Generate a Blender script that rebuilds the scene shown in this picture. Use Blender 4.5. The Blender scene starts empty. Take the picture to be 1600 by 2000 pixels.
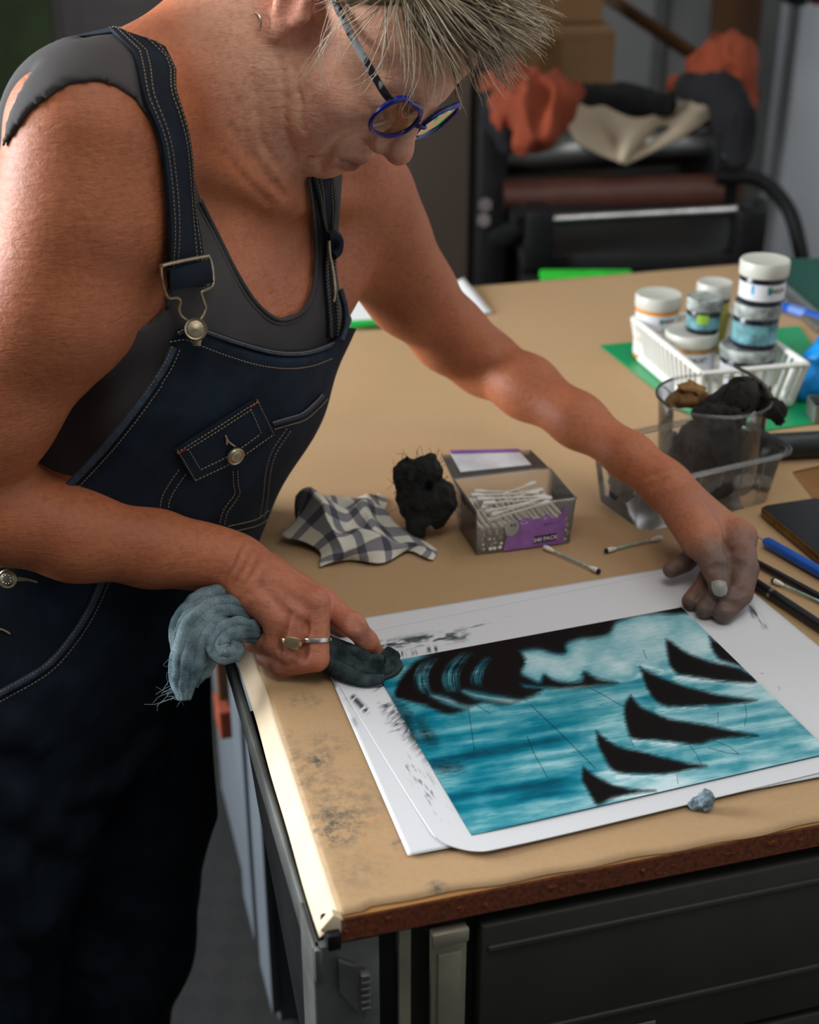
import bpy, bmesh, math, random
import numpy as np
from mathutils import Vector, Matrix

# ------------------------------------------------------------------ camera
FPX, TH, CZ, TZ = 2650.0, math.radians(26.5), 1.55, 0.90   # focal length in px (1600x2000), tilt, camera height, table height
scene = bpy.context.scene
cam_d = bpy.data.cameras.new('camera'); cam = bpy.data.objects.new('camera', cam_d)
scene.collection.objects.link(cam); scene.camera = cam
cam.location = (0, 0, CZ); cam.rotation_euler = (math.pi/2 - TH, 0, 0)
cam_d.sensor_fit = 'VERTICAL'; cam_d.sensor_height = 36.0; cam_d.sensor_width = 28.8
cam_d.lens = FPX/2000*36.0; cam_d.clip_start = 0.02
cam_d.dof.use_dof = True; cam_d.dof.focus_distance = 1.12; cam_d.dof.aperture_fstop = 5.0

# ------------------------------------------------------------------ light
world = bpy.data.worlds.new('world'); scene.world = world; world.use_nodes = True
world.node_tree.nodes['Background'].inputs[0].default_value = (0.72, 0.80, 0.90, 1)
world.node_tree.nodes['Background'].inputs[1].default_value = 0.12
def area(name, loc, aim, sx, sy, power, col, spread=180):
    l = bpy.data.lights.new(name, 'AREA'); l.shape = 'RECTANGLE'; l.size = sx; l.size_y = sy
    l.energy = power; l.color = col; l.spread = math.radians(spread)
    o = bpy.data.objects.new(name, l); scene.collection.objects.link(o); o.location = loc
    o.rotation_euler = (Vector(aim)-Vector(loc)).to_track_quat('-Z', 'Y').to_euler(); return o
area('rear_window_daylight', (-2.2, 3.7, 1.75), (1.45, 4.5, 1.15), 0.9, 1.0, 4.2, (0.90, 0.96, 1.0), 46)
# daylight of the window in the left wall, low and strong; the roof light over the table; the ceiling lamp behind the camera
area('left_window_daylight', (-2.2, 1.35, 1.60), (0.0, 1.05, 0.95), 1.0, 1.3, 120, (0.93, 0.97, 1.0))
area('roof_light', (0.75, 1.55, 2.68), (0.25, 1.30, 0.9), 1.0, 1.0, 6.5, (1.0, 0.97, 0.93))
area('ceiling_lamp', (0.12, 0.55, 2.70), (0.05, 1.0, 0.9), 0.8, 1.2, 13.5, (1.0, 0.95, 0.88))
vs = scene.view_settings
vs.view_transform = 'Standard'; vs.look = 'None'; vs.gamma = 1.0; vs.use_curve_mapping = False
vs.exposure = 0.0

# ------------------------------------------------------------------ helpers
cT, sT = math.cos(TH), math.sin(TH)
def ray(px, py):
    x, y = (px-800)/FPX, (1000-py)/FPX
    return np.array([x, cT+y*sT, -sT+y*cT])
CAMP = np.array([0, 0, CZ])
def atd(px, py, d): return CAMP + ray(px, py)*d                     # point at depth d
def atz(px, py, z):                                                 # point on the level z
    r = ray(px, py); return CAMP + r*((z-CZ)/r[2])
def project(P):
    P = np.asarray(P, float) - CAMP
    d = P[..., 1]*cT - P[..., 2]*sT
    return 800+FPX*P[..., 0]/d, 1000-FPX*(P[..., 1]*sT+P[..., 2]*cT)/d, d

COL = scene.collection
def put(name, me, m=None, parent=None, loc=None):
    o = bpy.data.objects.new(name, me); COL.objects.link(o)
    if m is not None and len(me.materials) == 0: me.materials.append(m)
    if parent is not None: o.parent = parent
    if loc is not None: o.location = loc
    return o
def tag(o, label, cat, group=None):
    o['label'] = label; o['category'] = cat
    if group: o['group'] = group
    return o
def thing(name, label, cat, loc=(0, 0, 0), rz=0, group=None):
    o = bpy.data.objects.new(name, None); COL.objects.link(o); o.empty_display_size = 0.05
    o.location = Vector([float(c) for c in loc]); o.rotation_euler = (0, 0, rz)
    return tag(o, label, cat, group)
def struct(o): o['kind'] = 'structure'; return o
def copy_tree(o, parent=None):
    c = o.copy(); COL.objects.link(c); c.parent = parent
    for ch in list(o.children): copy_tree(ch, c)
    return c

class MB:
    """collects shapes that become one mesh"""
    def __init__(s): s.v = []; s.f = []; s.m = []; s.cur = 0
    def add(s, v, f):
        n = len(s.v); s.v += [tuple(map(float, p)) for p in v]; s.f += [tuple(i+n for i in q) for q in f]; s.m += [s.cur]*len(f); return s
    def box(s, c, d, R=None, bev=0.0):
        c = np.array(c, float); d = np.array(d, float)/2
        b = min(bev, d.min()*0.9)
        if b <= 0:
            v = [(x*d[0], y*d[1], z*d[2]) for x in (-1, 1) for y in (-1, 1) for z in (-1, 1)]
            f = [(0, 1, 3, 2), (4, 6, 7, 5), (0, 4, 5, 1), (2, 3, 7, 6), (0, 2, 6, 4), (1, 5, 7, 3)]
        else:
            bm = bmesh.new(); bmesh.ops.create_cube(bm, size=1.0)
            for q in bm.verts: q.co = Vector((q.co.x*2*d[0], q.co.y*2*d[1], q.co.z*2*d[2]))
            bmesh.ops.bevel(bm, geom=bm.edges[:], offset=b, segments=2, affect='EDGES', profile=0.5)
            bm.verts.index_update()
            v = [tuple(q.co) for q in bm.verts]; f = [tuple(x.index for x in q.verts) for q in bm.faces]; bm.free()
        v = np.array(v)
        if R is not None: v = v @ np.array(R).T
        return s.add(v+c, f)
    def tube(s, P, r, n=10, cap=True, flat=1.0, up=None):
        """tube along the points P; r one radius or one per point; flat squeezes it across up"""
        P = np.array(P, float); m = len(P); r = np.broadcast_to(np.array(r, float), (m,))
        T = np.gradient(P, axis=0); T /= np.linalg.norm(T, axis=1)[:, None]+1e-12
        u = np.array(up if up is not None else (0, 0, 1.0)); 
        if up is None and abs(T[0] @ u) > 0.9: u = np.array([1.0, 0, 0])
        V = []; 
        for i in range(m):
            a = u - T[i]*(u @ T[i]); a /= np.linalg.norm(a)+1e-12; b = np.cross(T[i], a)
            if up is None: u = a
            for k in range(n):
                t = 2*math.pi*k/n; V.append(P[i]+r[i]*(a*math.cos(t)*flat+b*math.sin(t)))
        F = [(i*n+k, i*n+(k+1) % n, (i+1)*n+(k+1) % n, (i+1)*n+k) for i in range(m-1) for k in range(n)]
        if cap: F += [tuple(range(n))[::-1], tuple((m-1)*n+k for k in range(n))]
        return s.add(V, F)
    def lathe(s, prof, n=32, c=(0, 0, 0), a0=0, a1=2*math.pi, R=None):
        """profile of (r, z) turned about z"""
        full = abs(a1-a0-2*math.pi) < 1e-6; k = n if full else n+1; c = np.array(c, float)
        V = []
        for r, z in prof:
            for i in range(k):
                t = a0+(a1-a0)*i/n; V.append((max(r, 1e-5)*math.cos(t), max(r, 1e-5)*math.sin(t), z))
        V = np.array(V)
        if R is not None: V = V @ np.array(R).T
        F = []
        for j in range(len(prof)-1):
            for i in range(n if full else n): 
                i2 = (i+1) % k; F.append((j*k+i, j*k+i2, (j+1)*k+i2, (j+1)*k+i))
        return s.add(V+c, F)
    def prism(s, poly, z0, z1):
        n = len(poly); V = [(x, y, z0) for x, y in poly]+[(x, y, z1) for x, y in poly]
        F = [tuple(range(n))[::-1], tuple(range(n, 2*n))]+[(i, (i+1) % n, n+(i+1) % n, n+i) for i in range(n)]
        return s.add(V, F)
    def grid(s, G):
        G = np.array(G, float); a, b = G.shape[:2]
        F = [(i*b+j, i*b+j+1, (i+1)*b+j+1, (i+1)*b+j) for i in range(a-1) for j in range(b-1)]
        return s.add(G.reshape(-1, 3), F)
    def sheet(s, G, th):
        """grid G (upper face) given a thickness th along its normals, edges closed"""
        G = np.array(G, float); a, b = G.shape[:2]
        du = np.gradient(G, axis=0); dv = np.gradient(G, axis=1); N = np.cross(du, dv); N /= np.linalg.norm(N, axis=2)[..., None]+1e-12
        L = G - N*th; n = a*b
        F = [(i*b+j, (i+1)*b+j, (i+1)*b+j+1, i*b+j+1) for i in range(a-1) for j in range(b-1)]
        F += [(n+i*b+j, n+i*b+j+1, n+(i+1)*b+j+1, n+(i+1)*b+j) for i in range(a-1) for j in range(b-1)]
        ring = [(i, 0) for i in range(a)]+[(a-1, j) for j in range(1, b)]+[(i, b-1) for i in range(a-2, -1, -1)]+[(0, j) for j in range(b-2, 0, -1)]
        ids = [i*b+j for i, j in ring]
        F += [(ids[k], n+ids[k], n+ids[(k+1) % len(ids)], ids[(k+1) % len(ids)]) for k in range(len(ids))]
        return s.add(np.concatenate([G.reshape(-1, 3), L.reshape(-1, 3)]), F)
    def mesh(s, name, smooth=True, sharp=0.7):
        me = bpy.data.meshes.new(name); me.from_pydata(s.v, [], s.f); me.update()
        if smooth:
            me.polygons.foreach_set('use_smooth', [True]*len(me.polygons))
            try: me.set_sharp_from_angle(angle=sharp)
            except Exception: pass
        return me
    def build(s, name, m, parent=None, smooth=True, sharp=0.7, loc=None):
        me = s.mesh(name, smooth, sharp)
        ms = m if isinstance(m, (list, tuple)) else [m]
        for q in ms: me.materials.append(q)
        if len(ms) > 1: me.polygons.foreach_set('material_index', s.m)
        return put(name, me, None, parent, loc)

def np_mesh(name, V, Q, m, parent=None, smooth=True, colors=None):
    """fast mesh from arrays: V (n,3), Q (k,4 or 3)"""
    me = bpy.data.meshes.new(name); V = np.asarray(V, np.float32); Q = np.asarray(Q, np.int32); k = Q.shape[1]
    me.vertices.add(len(V)); me.vertices.foreach_set('co', V.ravel())
    me.loops.add(Q.size); me.loops.foreach_set('vertex_index', Q.ravel())
    me.polygons.add(len(Q)); me.polygons.foreach_set('loop_start', np.arange(0, Q.size, k, dtype=np.int32))
    me.polygons.foreach_set('loop_total', np.full(len(Q), k, np.int32))
    me.update(calc_edges=True); me.validate()
    if smooth: me.polygons.foreach_set('use_smooth', np.ones(len(me.polygons), bool))
    if colors is not None:
        for cn, C in colors.items():
            C = np.asarray(C, np.float32); at = me.attributes.new(cn, 'FLOAT_COLOR', 'POINT')
            if C.shape[1] == 3: C = np.concatenate([C, np.ones((len(C), 1), np.float32)], 1)
            at.data.foreach_set('color', C.ravel())
    me.materials.append(m)
    return put(name, me, None, parent)

# ------------------------------------------------------------------ materials
def srgb(r, g, b):
    f = lambda c: (c/255/12.92) if c/255 <= 0.04045 else ((c/255+0.055)/1.055)**2.4
    return (f(r), f(g), f(b))
class NT:
    def __init__(s, name):
        s.m = bpy.data.materials.new(name); s.m.use_nodes = True; s.t = s.m.node_tree; s.n = s.t.nodes; s.b = s.n['Principled BSDF']
        s.out = s.n['Material Output']
    def new(s, typ, **kw):
        n = s.n.new(typ)
        for k, v in kw.items(): setattr(n, k, v)
        return n
    def link(s, a, b): s.t.links.new(a, b)
    def set(s, **kw):
        for k, v in kw.items():
            i = s.b.inputs[k.replace('_', ' ')]
            if hasattr(v, 'is_linked') or isinstance(v, bpy.types.NodeSocket): s.link(v, i)
            else: i.default_value = (*v, 1) if isinstance(v, tuple) and len(v) == 3 and i.type == 'RGBA' else v
        return s
    def coord(s, out='Object'): return s.new('ShaderNodeTexCoord').outputs[out]
    def noise(s, vec, scale, detail=4, rough=0.55, dist=0.0, sc=None):
        if sc is not None:
            mp = s.new('ShaderNodeMapping'); mp.inputs['Scale'].default_value = sc; s.link(vec, mp.inputs[0]); vec = mp.outputs[0]
        n = s.new('ShaderNodeTexNoise'); n.inputs['Scale'].default_value = scale; n.inputs['Detail'].default_value = detail
        n.inputs['Roughness'].default_value = rough; n.inputs['Distortion'].default_value = dist
        s.link(vec, n.inputs['Vector']); return n.outputs['Fac']
    def ramp(s, fac, stops):
        r = s.new('ShaderNodeValToRGB'); e = r.color_ramp.elements
        while len(e) < len(stops): e.new(0.5)
        for q, (p, c) in zip(e, stops): q.position = p; q.color = (*c, 1) if len(c) == 3 else c
        s.link(fac, r.inputs[0]); return r.outputs[0]
    def mix(s, fac, a, b, mode='MIX'):
        n = s.new('ShaderNodeMix', data_type='RGBA', blend_type=mode)
        for v, i in ((fac, n.inputs[0]), (a, n.inputs[6]), (b, n.inputs[7])):
            if isinstance(v, bpy.types.NodeSocket): s.link(v, i)
            else: i.default_value = (*v, 1) if isinstance(v, tuple) else v
        return n.outputs[2]
    def math(s, op, a, b=0.0, clamp=False):
        n = s.new('ShaderNodeMath', operation=op, use_clamp=clamp)
        for v, i in ((a, n.inputs[0]), (b, n.inputs[1])):
            if isinstance(v, bpy.types.NodeSocket): s.link(v, i)
            else: i.default_value = v
        return n.outputs[0]
    def bump(s, h, strength=0.3, dist=0.01, normal=None):
        n = s.new('ShaderNodeBump'); n.inputs['Strength'].default_value = strength; n.inputs['Distance'].default_value = dist
        s.link(h, n.inputs['Height'])
        if normal is not None: s.link(normal, n.inputs['Normal'])
        s.link(n.outputs[0], s.b.inputs['Normal']); return n.outputs[0]
    def attr(s, name):
        n = s.new('ShaderNodeAttribute'); n.attribute_name = name; return n.outputs['Color']
def mat(name, col, rough=0.6, metal=0.0, var=0.12, scale=30.0, bump=0.0, bscale=None, bdist=0.002, spec=0.5, sc=None):
    t = NT(name); v = t.coord(); n = t.noise(v, scale, sc=sc)
    d = tuple(max(0, c*(1-var*2.2)) for c in col); l = tuple(min(1, c*(1+var*1.6)) for c in col)
    t.set(Base_Color=t.ramp(n, [(0.25, d), (0.75, l)]), Roughness=rough, Metallic=metal, Specular_IOR_Level=spec)
    if bump: t.bump(t.noise(v, bscale or scale*4, sc=sc), bump, bdist)
    return t.m
def glassy(name, col, rough=0.06, alpha_mix=0.82, tint=(1, 1, 1)):
    """thin clear plastic: mostly passes light straight through, with gloss and a faint milkiness"""
    t = NT(name); tr = t.new('ShaderNodeBsdfTransparent'); tr.inputs[0].default_value = (*tint, 1)
    gl = t.new('ShaderNodeBsdfGlossy'); gl.inputs['Roughness'].default_value = rough
    df = t.new('ShaderNodeBsdfTranslucent'); df.inputs[0].default_value = (*col, 1)
    d2 = t.new('ShaderNodeBsdfDiffuse'); d2.inputs[0].default_value = (*col, 1)
    md = t.new('ShaderNodeMixShader'); t.link(df.outputs[0], md.inputs[1]); t.link(d2.outputs[0], md.inputs[2])
    m1 = t.new('ShaderNodeMixShader'); nz = t.noise(t.coord(), 45.0)
    t.link(t.math('MULTIPLY_ADD', nz, 0.12, ), m1.inputs[0])
    k = t.new('ShaderNodeMath', operation='MULTIPLY_ADD'); t.link(nz, k.inputs[0]); k.inputs[1].default_value = 0.14; k.inputs[2].default_value = (1-alpha_mix)-0.07
    t.link(k.outputs[0], m1.inputs[0]); t.link(tr.outputs[0], m1.inputs[1]); t.link(md.outputs[0], m1.inputs[2])
    fr = t.new('ShaderNodeFresnel'); fr.inputs[0].default_value = 1.45
    m2 = t.new('ShaderNodeMixShader'); t.link(fr.outputs[0], m2.inputs[0]); t.link(m1.outputs[0], m2.inputs[1]); t.link(gl.outputs[0], m2.inputs[2])
    t.link(m2.outputs[0], t.out.inputs[0]); return t.m
random.seed(7); RNG = np.random.default_rng(7)
def vnoise(P, freq, seed=0):
    """smooth value noise on points (n,3), about -1..1"""
    P = np.asarray(P, np.float64)*freq + seed*17.31
    I = np.floor(P).astype(np.int64); f = P-I; f = f*f*(3-2*f); out = 0
    def h(i, j, k):
        n = (i*374761393 + j*668265263 + k*2147483647 + seed*974711) & 0xffffffff
        n = ((n ^ (n >> 13))*1274126177) & 0xffffffff; n = n ^ (n >> 16); return (n & 0xffff)/32767.5-1
    for a in (0, 1):
        for b in (0, 1):
            for c in (0, 1):
                w = (f[..., 0] if a else 1-f[..., 0])*(f[..., 1] if b else 1-f[..., 1])*(f[..., 2] if c else 1-f[..., 2])
                out = out + w*h(I[..., 0]+a, I[..., 1]+b, I[..., 2]+c)
    return out
def fbm(P, freq, seed=0, oct=3):
    return sum(vnoise(P, freq*2**i, seed+i)*0.5**i for i in range(oct))
def spline(P, n):
    """Catmull-Rom through P, n samples"""
    P = np.array(P, float); Q = np.concatenate([[2*P[0]-P[1]], P, [2*P[-1]-P[-2]]])
    t = np.linspace(0, len(P)-1-1e-9, n); i = t.astype(int); f = (t-i)[:, None]
    a, b, c, d = Q[i], Q[i+1], Q[i+2], Q[i+3]
    return 0.5*((2*b)+(-a+c)*f+(2*a-5*b+4*c-d)*f**2+(-a+3*b-3*c+d)*f**3)
def text_mesh(txt, size, bold=0.0, align='CENTER', ext=0.0):
    c = bpy.data.curves.new('lettering', 'FONT'); c.body = txt; c.size = size; c.align_x = align; c.align_y = 'CENTER'; c.offset = bold; c.extrude = ext; c.resolution_u = 3
    o = bpy.data.objects.new('lettering', c); COL.objects.link(o); dg = bpy.context.evaluated_depsgraph_get(); dg.update()
    me = bpy.data.meshes.new_from_object(o.evaluated_get(dg)); bpy.data.objects.remove(o); bpy.data.curves.remove(c); return me
# ------------------------------------------------------------------ smooth solids (distance fields meshed into one continuous surface)
class Solid:
    def __init__(s): s.p = []
    def _add(s, fn, lo, hi, k, op): s.p.append((fn, np.array(lo)-4*k-0.004, np.array(hi)+4*k+0.004, k, op)); return s
    def cone(s, a, b, ra, rb, k=0.01, op='+'):
        """round cone from a (radius ra) to b (radius rb)"""
        a = np.array(a, float); b = np.array(b, float); ba = b-a; L2 = ba@ba+1e-12
        def fn(P):
            h = np.clip((P-a)@ba/L2, 0, 1); return np.linalg.norm(P-a-h[:, None]*ba, axis=1)-(ra+(rb-ra)*h)
        r = max(ra, rb); return s._add(fn, np.minimum(a, b)-r, np.maximum(a, b)+r, k, op)
    def chain(s, P, R, k=0.01, op='+'):
        for i in range(len(P)-1): s.cone(P[i], P[i+1], R[i], R[i+1], k, op)
        return s
    def ell(s, c, r, M=None, k=0.01, op='+'):
        """ellipsoid; M columns are its axes"""
        c = np.array(c, float); r = np.array(r, float); M = np.eye(3) if M is None else np.array(M, float)
        def fn(P):
            q = (P-c)@M; k0 = np.linalg.norm(q/r, axis=1); k1 = np.linalg.norm(q/(r*r), axis=1)
            return np.where(k1 > 1e-6, k0*(k0-1)/np.maximum(k1, 1e-6), -r.min())
        e = np.sqrt(((M*r)**2).sum(1)); return s._add(fn, c-e, c+e, k, op)
    def rbox(s, c, h, rad, M=None, k=0.01, op='+'):
        c = np.array(c, float); h = np.array(h, float)-rad; M = np.eye(3) if M is None else np.array(M, float)
        def fn(P):
            q = np.abs((P-c)@M)-h; return np.linalg.norm(np.maximum(q, 0), axis=1)+np.minimum(q.max(1), 0)-rad
        e = np.abs(M)@(h+rad); return s._add(fn, c-e, c+e, k, op)
    def loft(s, o, M, st, k=0.01, op='+'):
        """stack of ovals along the third axis of M: stations (u, c_x, c_y, half_x, half_front, half_back)"""
        o = np.array(o, float); M = np.array(M, float); st = np.array(st, float); us = st[:, 0]
        ug = np.linspace(us[0], us[-1], 400); i = np.clip(np.searchsorted(us, ug)-1, 0, len(us)-2); hh = us[i+1]-us[i]; t = np.clip((ug-us[i])/hh, 0, 1)
        T = []
        for j in range(6):  # smooth interpolation, tabulated
            y = st[:, j]; m = np.gradient(y, us); T.append((2*t**3-3*t**2+1)*y[i]+(t**3-2*t**2+t)*hh*m[i]+(-2*t**3+3*t**2)*y[i+1]+(t**3-t**2)*hh*m[i+1])
        ip = lambda u, j: np.interp(u, ug, T[j])
        def fn(P):
            q = (P-o)@M; u = np.clip(q[:, 2], us[0], us[-1])
            x = q[:, 0]-ip(u, 1); y = q[:, 1]-ip(u, 2); a = ip(u, 3); b = np.where(y > 0, ip(u, 4), ip(u, 5))
            k0 = np.sqrt((x/a)**2+(y/b)**2); k1 = np.sqrt((x/(a*a))**2+(y/(b*b))**2)
            d = np.where(k1 > 1e-5, k0*(k0-1)/np.maximum(k1, 1e-5), -np.minimum(a, b))
            e = np.maximum(us[0]-q[:, 2], q[:, 2]-us[-1]); return np.sqrt(np.maximum(d, 0)**2+np.maximum(e, 0)**2)+np.minimum(np.maximum(d, e), 0)
        mx = st[:, 3:].max()+np.abs(st[:, 1:3]).max(); A = o+M@np.array([0, 0, us[0]]); B = o+M@np.array([0, 0, us[-1]])
        return s._add(fn, np.minimum(A, B)-mx, np.maximum(A, B)+mx, k, op)
    def free(s, fn, lo, hi, k=0.0, op='+'): return s._add(fn, lo, hi, k, op)
    def disp(s, fn, lo=(-9, -9, -9), hi=(9, 9, 9)): s.p.append((fn, np.array(lo, float), np.array(hi, float), 0.0, 'd')); return s
    @staticmethod
    def _op(d, e, k, op):
        if op == 'd': return d+e
        if op == '+':
            if k <= 0: return np.minimum(d, e)
            h = np.maximum(k-np.abs(d-e), 0)/k; return np.minimum(d, e)-h*h*k*0.25
        if op == '-': e = -e
        if k <= 0: return np.maximum(d, e)
        h = np.maximum(k-np.abs(d-e), 0)/k; return np.maximum(d, e)+h*h*k*0.25
    def at(s, P):
        P = np.asarray(P, float); d = np.full(len(P), 0.2)
        for fn, lo, hi, k, op in s.p:
            if op == '&': i = np.arange(len(P))
            else: i = np.where(np.all((P > lo-0.03) & (P < hi+0.03), axis=1))[0]
            if len(i): d[i] = s._op(d[i], fn(P[i]), k, op)
        return d
    def grad(s, P, e=0.001):
        g = np.stack([s.at(P+e*v)-s.at(P-e*v) for v in np.eye(3)], 1); return g/(np.linalg.norm(g, axis=1)[:, None]+1e-12)
    def mesh(s, h=0.002, lo=None, hi=None, smooth=1, slack=0.0):
        """two-level surface nets: coarse search, then cells of size h"""
        B = 4; H = h*B
        pos = [q for q in s.p if q[4] == '+']
        lo = np.min([q[1] for q in pos], 0) if lo is None else np.array(lo); hi = np.max([q[2] for q in pos], 0) if hi is None else np.array(hi)
        n = np.ceil((hi-lo)/H).astype(int)+1
        D = np.full(n, 0.2, np.float32); ax = [lo[i]+(np.arange(n[i])+0.5)*H for i in range(3)]
        for fn, a, b, k, op in s.p:
            if op == 'd': continue
            pad = 3*H
            i0 = [0]*3 if op == '&' else np.maximum(np.floor((a-pad-lo)/H).astype(int), 0); i1 = n if op == '&' else np.minimum(np.ceil((b+pad-lo)/H).astype(int)+1, n)
            if np.any(np.array(i1) <= np.array(i0)): continue
            sl = tuple(slice(int(i0[i]), int(i1[i])) for i in range(3))
            g = np.stack(np.meshgrid(*[ax[i][sl[i]] for i in range(3)], indexing='ij'), -1)
            D[sl] = s._op(D[sl].ravel(), fn(g.reshape(-1, 3)), k, op).reshape(D[sl].shape)
        near = np.abs(D) < H*1.3+slack; sg = D < 0                                      # blocks near the surface
        for i in range(3):
            ch = np.diff(sg, axis=i) != 0; a_ = [slice(None)]*3; b_ = [slice(None)]*3; a_[i] = slice(0, -1); b_[i] = slice(1, None)
            near[tuple(a_)] |= ch; near[tuple(b_)] |= ch
        blk = np.argwhere(near)
        o = np.arange(B+1); og = np.stack(np.meshgrid(o, o, o, indexing='ij'), -1).reshape(-1, 3)
        c = lo+blk*H
        V = np.full((len(blk), len(og)), 0.2)
        for fn, a, b, k, op in s.p:
            i = np.arange(len(blk)) if op == '&' else np.where(np.all((c+H > a-0.006) & (c < b+0.006), axis=1))[0]
            for j in range(0, len(i), 4000):
                ii = i[j:j+4000]; P = (c[ii][:, None, :]+og[None]*h).reshape(-1, 3)
                V[ii] = s._op(V[ii].ravel(), fn(P), k, op).reshape(len(ii), -1)
        V = V.reshape(len(blk), B+1, B+1, B+1)
        S = V < 0; m = B
        C = np.stack([S[:, i:i+m, j:j+m, k:k+m] for i in (0, 1) for j in (0, 1) for k in (0, 1)], -1)
        act = C.any(-1) & ~C.all(-1); bi, x, y, z = np.nonzero(act)
        cor = np.stack([V[bi, x+i, y+j, z+k] for i in (0, 1) for j in (0, 1) for k in (0, 1)], -1)
        acc = np.zeros((len(bi), 3)); cnt = np.zeros(len(bi)); offs = [(i, j, k) for i in (0, 1) for j in (0, 1) for k in (0, 1)]
        for e0 in range(8):
            for axn in range(3):
                if offs[e0][axn]: continue
                q = list(offs[e0]); q[axn] = 1; e1 = offs.index(tuple(q)); a, b = cor[:, e0], cor[:, e1]
                w = (a < 0) != (b < 0); t = np.where(w, a/np.where(w, a-b, 1), 0)
                p = np.array(offs[e0], float)[None]+t[:, None]*np.eye(3)[axn]; acc[w] += p[w]; cnt[w] += 1
        G = blk[bi]*B+np.stack([x, y, z], 1); verts = lo+(G+acc/np.maximum(cnt, 1)[:, None])*h
        N = (n+2)*B; key = lambda g: (g[:, 0]*N[1]+g[:, 1])*N[2]+g[:, 2]
        K = key(G); order = np.argsort(K); Ks = K[order]
        def find(g):
            kk = key(g); p = np.clip(np.searchsorted(Ks, kk), 0, len(Ks)-1); return np.where(Ks[p] == kk, order[p], -1)
        Q = []
        for axn in range(3):
            q = [0, 0, 0]; q[axn] = 1; e1 = offs.index(tuple(q)); w = (cor[:, 0] < 0) != (cor[:, e1] < 0); g = G[w]; ins = cor[w, 0] < 0
            u, v = np.eye(3, dtype=int)[(axn+1) % 3], np.eye(3, dtype=int)[(axn+2) % 3]
            f = np.stack([find(g), find(g-u), find(g-u-v), find(g-v)], 1); ok = (f >= 0).all(1); f = f[ok]; ins = ins[ok]
            f[~ins] = f[~ins][:, ::-1]; Q.append(f)
        Q = np.concatenate(Q)
        for _ in range(smooth):
            A = np.zeros_like(verts); c2 = np.zeros(len(verts))
            for a, b in ((0, 1), (1, 2), (2, 3), (3, 0)):
                np.add.at(A, Q[:, a], verts[Q[:, b]]); np.add.at(A, Q[:, b], verts[Q[:, a]]); np.add.at(c2, Q[:, a], 1); np.add.at(c2, Q[:, b], 1)
            verts = np.where(c2[:, None] > 0, verts*0.45+0.55*A/np.maximum(c2, 1)[:, None], verts)
        return verts, Q
class Field:
    """a solid's distance field tabulated on a grid, for quick look-ups"""
    def __init__(s, S, lo, hi, h=0.005):
        s.lo = np.array(lo, float); s.h = h; s.n = np.ceil((np.array(hi)-s.lo)/h).astype(int)+1
        ax = [s.lo[i]+np.arange(s.n[i])*h for i in range(3)]; D = np.full(s.n, 0.2)
        for fn, a, b, k, op in S.p:
            if op == 'd':
                w = np.argwhere(np.abs(D) < 0.03); D[tuple(w.T)] += fn(s.lo+w*h); continue
            i0 = np.maximum(np.floor((a-0.03-s.lo)/h).astype(int), 0); i1 = np.minimum(np.ceil((b+0.03-s.lo)/h).astype(int)+1, s.n)
            if op == '&': i0, i1 = np.zeros(3, int), s.n
            if np.any(i1 <= i0): continue
            sl = tuple(slice(int(i0[i]), int(i1[i])) for i in range(3)); g = np.stack(np.meshgrid(*[ax[i][sl[i]] for i in range(3)], indexing='ij'), -1)
            D[sl] = S._op(D[sl].ravel(), fn(g.reshape(-1, 3)), k, op).reshape(D[sl].shape)
        s.D = D
    def at(s, P):
        q = np.clip((np.asarray(P)-s.lo)/s.h, 0, s.n-1.001); i = q.astype(int); f = q-i; D = s.D; r = 0
        for a in (0, 1):
            for b in (0, 1):
                for c in (0, 1):
                    r = r+(f[:, 0] if a else 1-f[:, 0])*(f[:, 1] if b else 1-f[:, 1])*(f[:, 2] if c else 1-f[:, 2])*D[i[:, 0]+a, i[:, 1]+b, i[:, 2]+c]
        return r
    def grad(s, P, e=0.003):
        P = np.asarray(P, float); g = np.stack([s.at(P+e*v)-s.at(P-e*v) for v in np.eye(3)], 1); return g/(np.linalg.norm(g, axis=1)[:, None]+1e-12)
def frame(x, z):
    """right-handed axes from a forward and a rough up direction, as columns x, y, z"""
    x = np.array(x, float); x /= np.linalg.norm(x); z = np.array(z, float); z = z-x*(x@z); z /= np.linalg.norm(z); return np.stack([x, np.cross(z, x), z], 1)
def march(S, px, py, d0, d1, off=0.0, steps=40):
    """where the sight lines through the points (px, py) first meet the surface S raised by off, between the depths d0 and d1"""
    R = np.stack([ray(a, b) for a, b in zip(px, py)]); ln = np.linalg.norm(R, axis=1); t = np.full(len(R), d0)
    for _ in range(steps): t = np.minimum(t+np.clip(S.at(CAMP+R*t[:, None])-off, -0.01, 0.05)*0.9/ln, d1)
    return CAMP+R*t[:, None]
# ------------------------------------------------------------------ the room
YAW = math.radians(15.6); EU = np.array([math.cos(YAW), math.sin(YAW), 0]); EV = np.array([-math.sin(YAW), math.cos(YAW), 0])
K0 = atz(666, 1796, TZ)*np.array([1, 1, 0])                        # foot of the table's near left corner
def uv(p): q = np.asarray(p)-K0; return float(q@EU), float(q@EV)   # position in the table's own axes
def tab(u, v, z): return K0+EU*u+EV*v+np.array([0, 0, z])

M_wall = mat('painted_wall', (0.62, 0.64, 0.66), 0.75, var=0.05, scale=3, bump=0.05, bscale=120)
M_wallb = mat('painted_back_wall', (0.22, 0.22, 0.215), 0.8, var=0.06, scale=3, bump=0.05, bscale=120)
M_ceil = mat('ceiling_paint', (0.55, 0.54, 0.52), 0.9, var=0.04, scale=4)
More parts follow.
